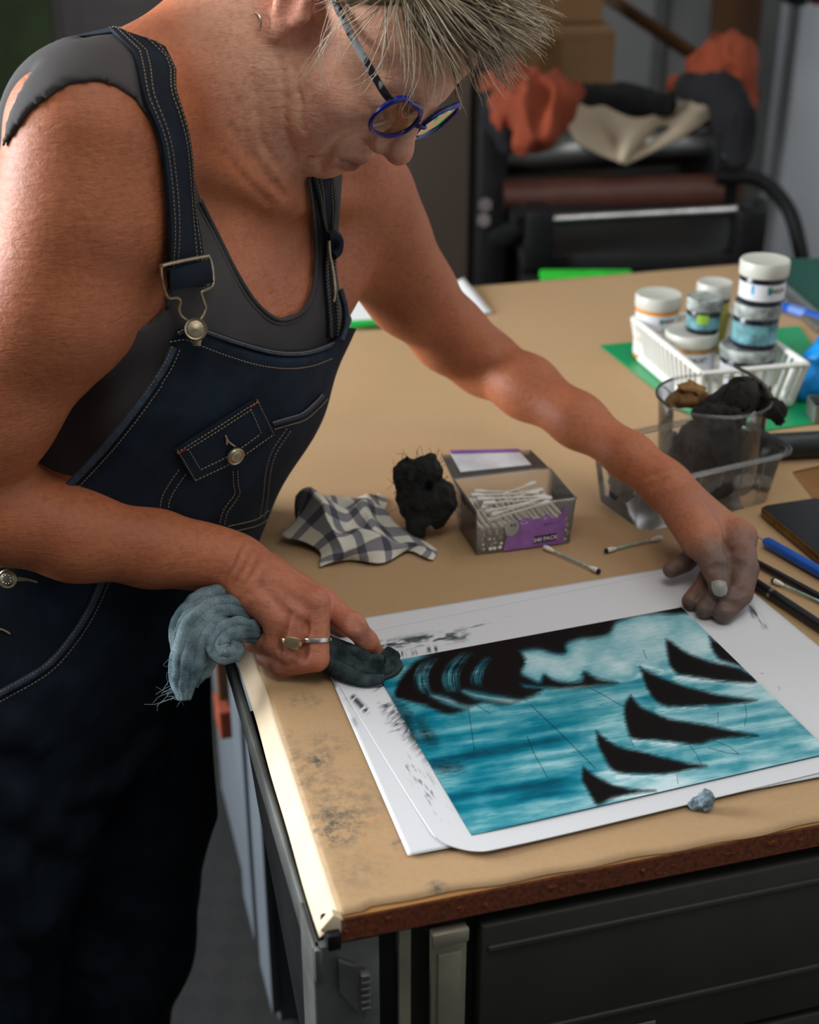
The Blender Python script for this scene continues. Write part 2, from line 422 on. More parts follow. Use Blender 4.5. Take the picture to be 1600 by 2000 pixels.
# carpet floor with a raised diamond weave
t = NT('carpet'); v = t.coord()
mp = t.new('ShaderNodeMapping'); mp.inputs['Rotation'].default_value = (0, 0, 0.8); mp.inputs['Scale'].default_value = (26, 26, 26); t.link(v, mp.inputs[0])
ck = t.new('ShaderNodeTexChecker'); ck.inputs['Scale'].default_value = 1.0; ck.inputs[1].default_value = (1, 1, 1, 1); ck.inputs[2].default_value = (0, 0, 0, 1); t.link(mp.outputs[0], ck.inputs[0])
nz = t.noise(v, 160)
t.set(Base_Color=t.mix(nz, t.mix(ck.outputs['Fac'], (0.005, 0.0048, 0.0048), (0.010, 0.0096, 0.0094)), (0.015, 0.014, 0.014)), Roughness=0.95)
t.bump(nz, 0.4, 0.004); M_floor = t.m
XW0, XW1, YW0, YW1, ZC = -2.3, 1.45, -1.6, 5.6, 2.75
def slab(name, lo, hi, m):
    lo = np.array(lo, float); hi = np.array(hi, float); return struct(MB().box((lo+hi)/2, hi-lo).build(name, m, smooth=False))
slab('floor', (XW0, YW0, -0.1), (XW1, YW1, 0), M_floor)
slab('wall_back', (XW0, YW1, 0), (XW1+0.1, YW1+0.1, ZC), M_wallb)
slab('wall_right', (XW1, YW0, 0), (XW1+0.1, YW1, ZC), M_wall)
slab('ceiling', (XW0-0.1, YW0-0.1, ZC), (XW1+0.1, YW1+0.1, ZC+0.1), M_ceil)
# left wall with its window opening
wl = MB()
for lo, hi in (((XW0-0.1, YW0, 0), (XW0, 0.8, ZC)), ((XW0-0.1, 1.9, 0), (XW0, 3.2, ZC)), ((XW0-0.1, 4.2, 0), (XW0, YW1, ZC)), ((XW0-0.1, 3.2, 0), (XW0, 4.2, 1.2)), ((XW0-0.1, 3.2, 2.3), (XW0, 4.2, ZC)), ((XW0-0.1, 0.8, 0), (XW0, 1.9, 0.85)), ((XW0-0.1, 0.8, 2.3), (XW0, 1.9, ZC))):
    lo = np.array(lo); hi = np.array(hi); wl.box((lo+hi)/2, hi-lo)
struct(wl.build('wall_left', M_wall, smooth=False))
M_whitewood = mat('white_painted_wood', (0.7, 0.7, 0.68), 0.45, var=0.04)
w = MB(); w.box((XW0-0.03, 0.82, 1.575), (0.06, 0.05, 1.45)); w.box((XW0-0.03, 1.88, 1.575), (0.06, 0.05, 1.45)); w.box((XW0-0.03, 1.35, 0.875), (0.06, 1.0, 0.05)); w.box((XW0-0.03, 1.35, 2.275), (0.06, 1.0, 0.05)); w.box((XW0-0.03, 1.35, 1.575), (0.05, 0.04, 1.4))
win = struct(w.build('window_1', M_whitewood, smooth=False))
struct(MB().box((XW0-0.05, 1.35, 1.575), (0.004, 1.0, 1.4)).build('pane', glassy('window_glass', (0.9, 0.9, 0.9), alpha_mix=0.97), win, smooth=False))

# ------------------------------------------------------------------ what stands at the back wall and around
M_green = mat('green_board', srgb(84, 104, 66), 0.7, var=0.1, scale=8)
M_greydoor = mat('grey_door_paint', srgb(118, 112, 110), 0.55, var=0.05, scale=5)
M_dark = mat('black_painted_steel', (0.005, 0.005, 0.0055), 0.5, var=0.25, scale=20, bump=0.03, spec=0.25)
M_chrome = mat('worn_chrome', (0.55, 0.55, 0.55), 0.25, 1.0, var=0.15, scale=40)
M_steel = mat('roller_steel', (0.32, 0.33, 0.32), 0.32, 1.0, var=0.12, scale=6)
M_oak = mat('brown_stained_wood', srgb(92, 58, 24), 0.55, var=0.22, scale=9, sc=(1, 1, 0.12), bump=0.1)
M_card = mat('cardboard', srgb(140, 104, 66), 0.9, var=0.07, scale=6, bump=0.05, bscale=90)
def backbox(name, x0, x1, y0, y1, d, depth, m, z0=None, bev=0.004, parent=None):
    """box standing with its front face at depth d, spanning the given stretch of the view"""
    a = atd(x0, y1, d); b = atd(x1, y0, d)
    zz = a[2] if z0 is None else z0
    return MB().box(((a[0]+b[0])/2, (a[1]+b[1])/2+depth/2, (zz+b[2])/2), (b[0]-a[0], depth, b[2]-zz), bev=bev).build(name, m, parent, smooth=False)
yb = YW1
def wallat(px, py, y):
    r = ray(px, py); return CAMP+r*(y/r[1])
def wallpanel(name, x0, x1, z0, z1, m, th=0.04, y=None, parent=None):
    y = yb-0.012 if y is None else y; a = wallat(x0, 0, y-th)[0]; b = wallat(x1, 0, y-th)[0]
    return MB().box(((a+b)/2, y-th/2, (z0+z1)/2), (b-a, th, z1-z0), bev=0.006).build(name, m, parent, smooth=False)
o = tag(wallpanel('pinboard', -260, 100, 0.02, 2.2, M_green, 0.05), 'olive green board standing against the back wall behind the shoulder', 'board')
d1 = struct(wallpanel('door_1', 112, 352, 0.0, 2.1, M_greydoor, 0.05)); 
pn = wallpanel('panel', 150, 330, 0.25, 0.95, M_greydoor, 0.06, parent=d1); pn2 = wallpanel('panel', 150, 330, 1.1, 1.95, M_greydoor, 0.06, parent=d1)
struct(wallpanel('trim_1', 100, 112, 0, 2.2, M_greydoor, 0.07))
tag(wallpanel('black_post', 355, 560, 0.02, 2.3, M_dark, 0.09), 'black upright panel against the back wall behind the neck', 'panel')
# steel cupboard behind the face
cup = thing('steel_cupboard', 'brown grey steel cupboard standing behind the nose', 'cupboard', atd(850, 560, 3.4)*np.array([1, 1, 0]))
M_cup = mat('taupe_steel', srgb(64, 53, 44), 0.5, var=0.05, scale=4)
cw = 0.18
MB().box((0, 0.23, 0.66), (cw, 0.44, 1.26), bev=0.006).build('body', M_cup, cup, smooth=False)
MB().box((0.006, 0.0, 0.66), (cw-0.03, 0.02, 1.18), bev=0.004).build('door', M_cup, cup, smooth=False)
MB().box((-cw/2-0.012, -0.01, 0.66), (0.018, 0.02, 1.28), bev=0.003).build('edge_strip', M_chrome, cup, smooth=False)
MB().box((0, 0.23, 0.015), (cw, 0.4, 0.03)).build('plinth', M_dark, cup, smooth=False)
# wooden post in the corner, slanting stick, cardboard boxes, red box on the wall
p0 = atd(1452, 0, 4.9); 
struct(MB().box((p0[0], 5.30, 1.375), (0.17, 0.09, 2.75), bev=0.004).build('trim_2', M_oak, smooth=False))
tag(MB().box((p0[0]-0.23, yb-0.02, 1.4), (0.04, 0.03, 2.6)).build('conduit', mat('grey_conduit', (0.10, 0.10, 0.10), 0.6), smooth=False), 'thin grey conduit on the back wall beside the wooden post', 'conduit')
a = atd(1195, 0, 4.3); b = atd(1372, 118, 4.0)
dirn = (b-a)/np.linalg.norm(b-a)
tag(MB().tube([a-dirn*0.5, b+dirn*0.25], [0.021, 0.021], 10).build('wooden_pole', M_oak), 'slanting brown wooden pole leaning across the back wall', 'pole')
shelf_z = 0.86
for (x0, x1, y0, y1, d, lab) in ((985, 1188, 45, 300, 3.9, 'tall brown cardboard box standing behind the orange cloth'), (930, 1176, -130, 45, 3.88, 'lighter cardboard box on top of the tall one behind the hair')):
    bx = thing('cardboard_box', lab, 'box', atd((x0+x1)/2, y1, d), group='cardboard boxes behind the press')
    A = atd(x0, y1, d); Bp = atd(x1, y0, d); ww = Bp[0]-A[0]; hh = Bp[2]-A[2]
    MB().box((0, 0.16, hh/2), (ww, 0.32, hh-0.002), bev=0.004).build('carton', M_card, bx, smooth=False)
    MB().box((-ww*0.1, -0.001, hh*0.5), (0.05, 0.002, hh*0.96)).build('tape', mat('parcel_tape', srgb(120, 84, 48), 0.35), bx, smooth=False)
    MB().box((0, -0.001, hh-0.012), (ww*0.98, 0.003, 0.02)).build('flap', M_card, bx, smooth=False)
M_red = mat('dark_red_plastic', (0.10, 0.008, 0.012), 0.4)
rx = thing('wall_box', 'dark red box with black end mounted high on the right wall', 'wall box', (XW1, 4.4, wallat(1570, 5, 4.4)[2]))
q = wallat(1560, 10, 4.4)
MB().box((-0.03-(XW1-q[0])/2+0.05, 0, 0.10), (max(0.06, XW1-q[0]), 0.16, 0.2), bev=0.01).build('case', M_red, rx)
MB().box((-(XW1-q[0])-0.02, 0.0, 0.10), (0.05, 0.162, 0.205), bev=0.008).build('end_cap', M_dark, rx)

# ------------------------------------------------------------------ etching press behind the table
PD = 3.05
press = thing('etching_press', 'black etching press with steel and brown rollers behind the table', 'press', atd(1200, 900, PD)*np.array([1, 1, 0]))
po = np.array(press.location)
def pl(px, py, d=PD): return atd(px, py, d)-po
def pbar(name, x0, y0, x1, y1, r, m, d=PD, n=20, parent=press):
    return MB().tube([pl(x0, y0, d), pl(x1, y1, d)], [r, r], n).build(name, m, parent)
M_brownroll = mat('brown_roller_rubber', srgb(70, 36, 26), 0.5, var=0.1)
M_bed = mat('press_bed', (0.012, 0.0125, 0.012), 0.45, spec=0.3)
for (xa, xb, ya, nm) in ((935, 995, 175, 'side_frame'), (1400, 1455, 190, 'side_frame')):
    A = pl(xa, ya); B2 = pl(xb, ya); fz = A[2]
    MB().box(((A[0]+B2[0])/2, A[1]+0.16, (fz+0.02)/2), (B2[0]-A[0], 0.40, fz-0.02), bev=0.01).build(nm, M_dark, press)
roll = pbar('top_roller', 985, 305, 1408, 278, 0.045, M_steel, PD+0.1, 32)
pbar('lower_roller', 985, 385, 1408, 372, 0.038, M_brownroll, PD+0.05, 32)
bar = pbar('front_bar', 1035, 432, 1490, 408, 0.011, M_chrome, PD-0.35, 16)
for (x, y) in ((1040, 432), (1484, 409)): MB().tube([pl(x-10, y+2, PD-0.35), pl(x+8, y-1, PD-0.35)], [0.021, 0.021], 14).build('end_nut', M_dark, bar)
zb = pl(1250, 470, PD-0.35)[2]
xa = pl(1022, 470, PD-0.35)[0]; xb = pl(1492, 470, PD-0.35)[0]; yf = pl(1250, 470, PD-0.35)[1]
MB().box(((xa+xb)/2, yf+0.45, zb-0.045), (xb-xa, 0.9, 0.035), bev=0.006).build('bed', M_bed, press)
MB().box(((xa+xb)/2, yf+0.02, zb-0.105), (xb-xa, 0.06, 0.075), bev=0.006).build('front_rail', M_dark, press)
for x in (xa+0.03, xb-0.03):
    MB().box((x, yf+0.02, zb+0.005), (0.055, 0.09, 0.12), bev=0.008).build('rail_end', M_dark, press)
    MB().box((x, yf+0.05, (zb-0.1)/2), (0.06, 0.06, zb-0.1), bev=0.004).build('leg', M_dark, press)
    MB().box((x, yf+0.85, (zb-0.1)/2), (0.06, 0.06, zb-0.1), bev=0.004).build('leg', M_dark, press)
for (x, y) in ((948, 400), (945, 430), (1425, 300)): MB().tube([pl(x, y, PD-0.03), pl(x, y, PD+0.02)], [0.016, 0.016], 6).build('bolt', M_chrome, press)
# lever arm of the press on the left and the bent hose on the right
MB().tube([pl(968, 470, PD-0.15), pl(1000, 455, PD-0.3), pl(1022, 440, PD-0.35)], [0.02, 0.024, 0.018], 10).build('side_arm', M_dark, press)
hp = spline([pl(1400, 345), pl(1480, 350), pl(1535, 400), pl(1560, 470), pl(1572, 560), pl(1575, 700)], 30)
hose = MB().tube(hp+po, 0.017, 12).build('hose', M_dark); tag(hose, 'black hose arching down beside the press at the right wall', 'hose')
# blankets and cloths lying on the press
M_felt = mat('cream_felt', srgb(190, 172, 148), 0.95, var=0.05, scale=12, bump=0.15, bscale=300)
M_orange = mat('orange_cloth', srgb(136, 58, 30), 0.9, var=0.1, scale=12, bump=0.2, bscale=260)
M_navy = mat('black_cloth', (0.005, 0.005, 0.0065), 0.95, var=0.2, scale=14, bump=0.2, bscale=260)
fp = lambda x, y, d=PD-0.06: atd(x, y, d)
rows = [[(1095, 195), (1120, 270), (1165, 300), (1215, 318)], [(1140, 190), (1165, 240), (1195, 280), (1215, 318)], [(1240, 235), (1238, 255), (1228, 285), (1216, 318)], [(1320, 205), (1295, 245), (1255, 285), (1217, 318)], [(1385, 188), (1340, 240), (1280, 285), (1218, 318)], [(1405, 215), (1360, 250), (1290, 290), (1219, 319)]]
G = []
for i, r in enumerate(rows):
    G.append([fp(x, y, PD+0.10-0.11*(j/3)-(0.05 if i in (2,) else 0)+(0.04 if i == 3 else 0)) for j, (x, y) in enumerate(r)])
G = np.array(G); G2 = np.stack([spline(G[:, j], 40) for j in range(4)], 1); G2 = np.stack([spline(G2[i], 24) for i in range(40)], 0)
tag(MB().sheet(G2, 0.006).build('felt_blanket', M_felt), 'cream felt blanket folded to a point over the press roller', 'blanket')
def lump(name, chains, m, label, cat, amp=0.008, freq=28, h=0.005, seed=3, group=None, colors=None, ridge=True):
    S = Solid(); k = 0.02
    for P, R in chains: S.chain([np.array(p) for p in P], R, k)
    if amp: S.disp(lambda P: amp*(np.abs(fbm(P*np.array([1, 1, 0.55]), freq, seed, 2))-0.35 if ridge else fbm(P, freq, seed, 2)))
    V, Q = S.mesh(h, slack=abs(amp)*0.6); ob = np_mesh(name, V, Q, m)
    return tag(ob, label, cat, group)
A_ = lambda x, y, d: atd(x, y, d)
lump('orange_cloth', [([A_(985, 170, 3.0), A_(1015, 215, 2.95), A_(1020, 270, 2.93)], [0.05, 0.06, 0.03]), ([A_(1000, 150, 3.05), A_(1070, 190, 3.0), A_(1110, 195, 3.0)], [0.03, 0.06, 0.035]), ([A_(1080, 200, 2.97), A_(1060, 250, 2.95), A_(1025, 275, 2.93)], [0.05, 0.04, 0.02])], M_orange, 'orange cloth bunched on the left end of the press', 'cloth', 0.030, 18, group='orange cloths on the press')
lump('orange_cloth', [([A_(1385, 130, 3.2), A_(1420, 120, 3.2), A_(1440, 200, 3.2)], [0.05, 0.06, 0.04]), ([A_(1330, 165, 3.2), A_(1390, 160, 3.2)], [0.025, 0.05]), ([A_(1440, 200, 3.2), A_(1448, 270, 3.2)], [0.03, 0.015])], M_orange, 'darker orange cloth bunched in the corner on the right of the press', 'cloth', 0.030, 18, seed=9, group='orange cloths on the press')
lump('black_cloth', [([A_(960, 190, 2.98), A_(975, 230, 2.96), A_(985, 290, 2.95)], [0.025, 0.035, 0.012])], M_navy, 'black rag hanging beside the left orange cloth', 'cloth', 0.012, 30, seed=5, group='black cloths on the press')
lump('black_cloth', [([A_(1140, 195, 3.16), A_(1220, 200, 3.14), A_(1300, 205, 3.14)], [0.035, 0.04, 0.025])], M_navy, 'black rag lying in the fold of the cream blanket', 'cloth', 0.012, 26, seed=6, group='black cloths on the press')
lump('black_cloth', [([A_(1345, 170, 3.05), A_(1410, 180, 3.0), A_(1435, 230, 2.99), A_(1445, 300, 3.0)], [0.03, 0.04, 0.045, 0.03])], M_navy, 'black rag draped over the right end of the press', 'cloth', 0.012, 26, seed=8, group='black cloths on the press')
# ------------------------------------------------------------------ work table: board on a steel plan chest
M_board = mat('chipboard_edge', srgb(112, 52, 18), 0.75, var=0.35, scale=220, bump=0.5, bscale=400, bdist=0.002)
M_galv = mat('galvanised_steel', srgb(126, 128, 124), 0.42, 0.75, var=0.22, scale=18, bump=0.04)
M_chest = mat('grey_green_cabinet_enamel', srgb(50, 48, 42), 0.55, 0.0, var=0.12, scale=10, bump=0.04, bscale=80)
M_plate = mat('cream_enamel_plate', srgb(150, 144, 124), 0.4, 0.3, var=0.16, scale=14, bump=0.05)
TW, TD = 1.36, 1.335
T = thing('table_board', 'chipboard table top with chipped dark brown edge', 'table top', K0, YAW)
MB().box((TW/2, TD/2, TZ-0.0105), (TW, TD, 0.019)).build('board', M_board, T, smooth=False)
MB().box((TW/2, TD/2, TZ-0.0004), (TW-0.002, TD-0.002, 0.0008)).build('wood_surface', mat('worn_wood_surface', srgb(150, 104, 54), 0.55, var=0.2, scale=10, sc=(1, 0.1, 1)), T, smooth=False)
MB().box((-0.006, 0.006, TZ-0.0145), (0.010, 0.024, 0.014), bev=0.002).build('corner_guard', M_dark, T)
rt = random.Random(4)
for i in range(40):   # chips broken out of the front edge
    u = 0.01+i*0.0335+rt.uniform(-0.012, 0.012); w_ = rt.uniform(0.003, 0.009)
    MB().box((u, -0.0004, TZ-0.0105+rt.uniform(-0.004, 0.004)), (w_, 0.0016, rt.uniform(0.0015, 0.004)), bev=0.001).build('edge_chip', M_board, T)
CH = thing('plan_chest', 'dark grey steel plan chest under the table top', 'plan chest', K0, YAW)
zc = TZ-0.0205
MB().box((TW/2+0.02, 0.055, zc/2), (TW-0.05, 0.07, zc-0.002)).build('body', M_chest, CH, smooth=False)
post = MB().box((0.004, 0.006, (zc-0.003+0.0)/2), (0.046, 0.008, zc-0.003), bev=0.002).box((-0.0175, 0.026, (zc-0.003)/2), (0.004, 0.046, zc-0.003), bev=0.001).build('corner_post', M_galv, CH)
MB().box((-0.016, TD/2, zc-0.018), (0.006, TD, 0.03), bev=0.002).build('side_rail', M_galv, CH)
cl = MB(); cl.prism([(-0.009, 0.028), (0.002, 0.02), (0.010, -0.022), (0.008, -0.03), (-0.009, 0.0)], 0, 0.004)
for i in range(6): cl.box((0.009+i*0.0, 0.012-i*0.006, 0.004), (0.007, 0.0025, 0.006), bev=0.0008)
me = cl.mesh('clip'); R3 = Matrix(((1, 0, 0, 0.006), (0, 0, -1, 0.0005), (0, 1, 0, TZ-0.062), (0, 0, 0, 1))); me.transform(R3); put('card_clip', me, M_galv, post)
MB().box((0.034, 0.010, zc/2), (0.012, 0.006, zc-0.01)).build('recess_strip', M_dark, CH, smooth=False)
MB().box((0.0455, 0.007, zc/2), (0.009, 0.006, zc-0.01), bev=0.001).build('inner_strip', M_plate, CH, smooth=False)
lp = MB().box((0.077, 0.004, 0.80), (0.026, 0.005, 0.14), bev=0.001).build('label_plate', M_plate, CH)
MB().box((0.077, 0.0, 0.865), (0.027, 0.005, 0.012), bev=0.0015).build('plate_rim', M_plate, lp); MB().box((0.077, 0.0005, 0.80), (0.017, 0.003, 0.10), bev=0.001).build('plate_panel', M_plate, lp)
for i in range(5):    # shallow drawers
    z1 = 0.868-i*0.165
    dr = MB().box((0.10+0.60, 0.008, z1-0.08), (1.20, 0.016, 0.158), bev=0.003).build('drawer', M_chest, CH)
    MB().box((0.70, -0.0005, z1-0.022), (1.19, 0.004, 0.006), bev=0.0015).build('rib', M_chest, dr)
    MB().box((0.70, -0.0005, z1-0.112), (1.19, 0.004, 0.006), bev=0.0015).build('rib', M_chest, dr)
    MB().tube([(0.115, -0.001, z1-0.145), (0.125, -0.012, z1-0.145), (0.155, -0.014, z1-0.145), (0.165, -0.001, z1-0.145)], 0.006, 8).build('handle', M_galv, dr)
    if i == 0:
        nm = MB().box((0, 0, 0), (0.05, 0.002, 0.0115), bev=0.0008).build('maker_label', mat('label_tin', srgb(120, 118, 112), 0.4, 0.5), dr, loc=(0.218, -0.0012, z1-0.135))
        tm = text_mesh('Brownbuilt', 0.0095, 0.0002); tm.transform(Matrix.Rotation(math.pi/2, 4, 'X')); put('lettering', tm, mat('dark_lettering', (0.02, 0.02, 0.02), 0.5), dr, (0.218, -0.0025, z1-0.135))
def onside(px, py, u0=-0.014):
    r = ray(px, py); tt = (u0-(CAMP-K0)@EU)/(r@EU); p = CAMP+r*tt-K0; return float(p@EV), float(p[2])
pv = [(0.05, zc-0.03), (TD, zc-0.03)]
sl = [onside(472, 1320), onside(506, 1560), onside(590, 2000)]
sp = MB(); poly = [(0.04, zc-0.03), (sl[0][0], zc-0.03)]+[(max(a, 0.045), b) for a, b in sl if b < zc-0.05]+[(0.04, 0.05)]
n = len(poly); V = [(-0.016, a, b) for a, b in poly]+[(-0.004, a, b) for a, b in poly]
sp.add(V, [tuple(range(n)), tuple(range(n, 2*n))[::-1]]+[(i, n+i, n+(i+1) % n, (i+1) % n) for i in range(n)])
sp.build('side_panel', M_dark, CH, smooth=False)

# kraft paper over the board, folded down over the left edge
t = NT('kraft_paper'); v = t.coord()
n1 = t.noise(v, 5, 5); n2 = t.noise(v, 260, 3); n3 = t.noise(v, 55, 6, 0.7)
base = t.mix(n2, srgb(172, 140, 102), srgb(188, 156, 118)); base = t.mix(t.math('MULTIPLY', n1, 0.5), base, srgb(168, 134, 96))
def blob(cur, px, py, r, s, col=(0.03, 0.05, 0.055), th=0.5, scale=90):
    p = atz(px, py, TZ)-K0; c = (float(p@EU), float(p@EV), TZ)
    vm = t.new('ShaderNodeVectorMath', operation='DISTANCE'); t.link(v, vm.inputs[0]); vm.inputs[1].default_value = c
    f = t.math('SUBTRACT', 1.0, t.math('DIVIDE', vm.outputs['Value'], r), True)
    g = t.math('MULTIPLY', t.math('SUBTRACT', t.noise(v, scale, 5, 0.75), 0.43, True), 5.0, True)
    g = t.math('MULTIPLY', t.math('MULTIPLY', t.math('POWER', f, 0.6), g), s, True)
    return t.mix(g, cur, col)
for px, py, r, s in ((650, 1610, 0.03, 0.9), (648, 1630, 0.016, 1.0), (596, 1370, 0.016, 0.55), (627, 1486, 0.012, 1.0), (553, 1436, 0.009, 1.0), (640, 1455, 0.022, 0.5), (600, 1530, 0.035, 0.5), (700, 1590, 0.03, 0.4), (855, 1738, 0.010, 0.9), (780, 1650, 0.008, 0.9), (690, 1700, 0.03, 0.35), (560, 1480, 0.025, 0.4), (1105, 1597, 0.006, 0.8), (700, 1540, 0.03, 0.3)):
    base = blob(base, px, py, r, s)
rg = t.new('ShaderNodeVectorMath', operation='DISTANCE'); t.link(v, rg.inputs[0]); pc = atz(775, 1635, TZ)-K0; rg.inputs[1].default_value = (float(pc@EU), float(pc@EV), TZ)
rr = t.math('SUBTRACT', 1.0, t.math('MULTIPLY', t.math('ABSOLUTE', t.math('SUBTRACT', rg.outputs['Value'], 0.024)), 600.0), True)
base = t.mix(t.math('MULTIPLY', rr, 0.35), base, srgb(196, 120, 60))
t.set(Base_Color=base, Roughness=0.72, Specular_IOR_Level=0.35); t.bump(t.math('ADD', t.math('MULTIPLY', n3, 0.6), n2), 0.12, 0.001); M_kraft = t.m
us = np.concatenate([[-0.0135, -0.0105, -0.006, -0.0025, 0.0005], np.linspace(0.004, 1.0, 110)]); vs_ = np.linspace(0.0, 1.0, 150)
G = np.zeros((len(us), len(vs_), 3))
pe = uv(atz(1545, 925, TZ)); pe2 = uv(atz(1600, 995, TZ))
for i, u in enumerate(us):
    for j, s in enumerate(vs_):
        front = 0.0030+0.0016*math.sin(u*9+1)+0.0008*math.sin(u*23)+0.0009*math.sin(u*61)
        if u < 0.03: front = min(front, 0.003)
        ve = TD-0.004+0.003*math.sin(u*7)
        vv = front+(ve-front)*s
        # right end of the sheet runs slanting across the table
        umax = pe[0]+(pe2[0]-pe[0])*np.clip((vv-pe[1])/(pe2[1]-pe[1]), -6, 1.0)
        umax = umax if vv < pe[1] else min(1.30, pe[0]+(vv-pe[1])*6.0)
        umax = float(np.clip(umax, 0.3, 1.30)); uu = u if u < 0.004 else 0.004+(u-0.004)*(umax-0.004)/0.996
        z = TZ+0.0009
        if u < 0.004:
            q = (0.0035-u); fl = 0.75+0.25*math.sin(vv*14+0.6)+0.1*math.sin(vv*41)
            z = TZ+0.0009-min(q*q*90, 0.9*q+0.001)*1.0*(0.85+0.15*fl); uu = u*(0.85+0.25*fl) if u < 0 else u
        z += 0.0 if u < 0.004 else max(0, 0.0007*(math.sin(uu*8+vv*5)+math.sin(uu*17-vv*11+2)))*min(1, (uu-0.004)*15)*min(1, max(vv-0.03, 0)*8)*(1 if vv > 0.45 else 0.0)
        G[i, j] = (uu, vv, z)
kr = thing('kraft_paper', 'brown kraft paper covering the table, folded down over its left edge', 'paper', K0, YAW)
MB().sheet(G[4:], 0.0004).build('sheet', M_kraft, kr, sharp=3.2)
M_fold = mat('lit_folded_kraft', srgb(226, 204, 172), 0.7, var=0.05, scale=20, bump=0.06)  # paler copy of the kraft paper, window light on the fold painted in
MB().sheet(G[:5], 0.0006).build('folded_edge', M_fold, kr, sharp=3.2)
MB().box((-0.004, 0.004, TZ-0.006), (0.016, 0.008, 0.016), R=Matrix.Rotation(0.7, 3, 'Y'), bev=0.002).build('corner_tab', M_fold, kr)

# ------------------------------------------------------------------ white sheets under the plate
def quad_grid(c, nu, nv, z):
    P = [atz(x, y, z) for x, y in c]; s = np.linspace(0, 1, nu)[:, None, None]; r = np.linspace(0, 1, nv)[None, :, None]   # TL TR BR BL
    return (P[0]*(1-s)+P[1]*s)*(1-r)+(P[3]*(1-s)+P[2]*s)*r
def seg_d(X, Y, a, b):
    ax, ay = a; bx, by = b; L = (bx-ax)**2+(by-ay)**2; h = np.clip(((X-ax)*(bx-ax)+(Y-ay)*(by-ay))/L, 0, 1); return np.hypot(X-ax-h*(bx-ax), Y-ay-h*(by-ay)), h
def smear(X, Y, a, b, w, seed, along=1.0, dens=0.5):
    """dry brush mark from a to b, w wide: 0..1"""
    d, h = seg_d(X, Y, a, b); th = math.atan2(b[1]-a[1], b[0]-a[0])+ (0 if along else math.pi/2)
    p = (X-a[0])*math.cos(th)+(Y-a[1])*math.sin(th); q = -(X-a[0])*math.sin(th)+(Y-a[1])*math.cos(th)
    nz = fbm(np.stack([p/20, q/3.6, 0*p], -1), 1.0, seed, 2)+0.15*vnoise(np.stack([p/5, q/5, 0*p], -1), 1.0, seed+3)
    return np.clip((1-d/w)*1.3, 0, 1)**1.3*np.clip((nz+dens-0.25)*1.5, 0, 1)
def sheet_col(G, marks, base):
    X, Y, _ = project(G); C = np.broadcast_to(np.array(base), G.shape).copy(); k = np.zeros(X.shape)
    for m_ in marks: k = np.maximum(k, smear(X, Y, *m_))
    k = k[..., None]; return C*(1-k)+np.array([0.008, 0.028, 0.04])*k
t = NT('white_paper'); n2 = t.noise(t.coord(), 300, 3); t.set(Base_Color=t.mix(t.math('MULTIPLY', n2, 0.12), t.attr('ink'), (0.62, 0.62, 0.66)), Roughness=0.65); t.bump(n2, 0.05, 0.0005); M_paper = t.m
def paper(name, corners, z, nu, nv, marks, label, curl=None, group=None):
    G = quad_grid(corners, nu, nv, z); C = sheet_col(G, marks, (0.66, 0.665, 0.69))
    if curl is not None: G = curl(G)
    a_, b_ = G.shape[:2]; ii = np.arange(a_*b_).reshape(a_, b_); Q = np.stack([ii[:-1, :-1], ii[1:, :-1], ii[1:, 1:], ii[:-1, 1:]], -1).reshape(-1, 4)[:, ::-1]
    ring = np.concatenate([ii[:, 0], ii[-1, 1:], ii[-2::-1, -1], ii[0, -2:0:-1]]); E = G.reshape(-1, 3)[ring]-np.array([0, 0, 0.0003]); n0 = a_*b_; m0 = len(ring); j = np.arange(m0)
    Q = np.concatenate([Q, np.stack([ring, ring[(j+1) % m0], n0+(j+1) % m0, n0+j], 1)]); Cf = C.reshape(-1, 3)
    ob = np_mesh(name, np.concatenate([G.reshape(-1, 3), E]), Q, M_paper, colors={'ink': np.concatenate([Cf, Cf[ring]])}); return tag(ob, label, 'paper', group)
paper('paper_sheet', [(603, 1224), (1395, 1094), (1852, 1469), (797, 1671)], TZ+0.0034, 120, 90, [((688, 1360), (712, 1390), 14, 3, 0, 0.5), ((650, 1330), (700, 1420), 6, 5, 1, 0.1)], 'lower white paper sheet with its corner showing at the near left', group='white sheets under the plate')
def corner(G):
    nu, nv = G.shape[:2]; r = 0.035; O = G[0, -1]; eu_ = (G[1, -1]-O); eu_ /= np.linalg.norm(eu_); ev_ = (G[0, -2]-O); ev_ /= np.linalg.norm(ev_)
    c = O+(eu_+ev_)*r; D = G-O; a = D@eu_; b = D@ev_; w_ = (a < r) & (b < r); q = G-c; L = np.linalg.norm(q, axis=-1); far = w_ & (L > r)
    G = G.copy(); G[far] = (c+q/np.maximum(L, 1e-9)[..., None]*r)[far]
    dd = np.clip(1-(a+b)/0.10, 0, 1); G[..., 2] += 0.003*dd**2; return G
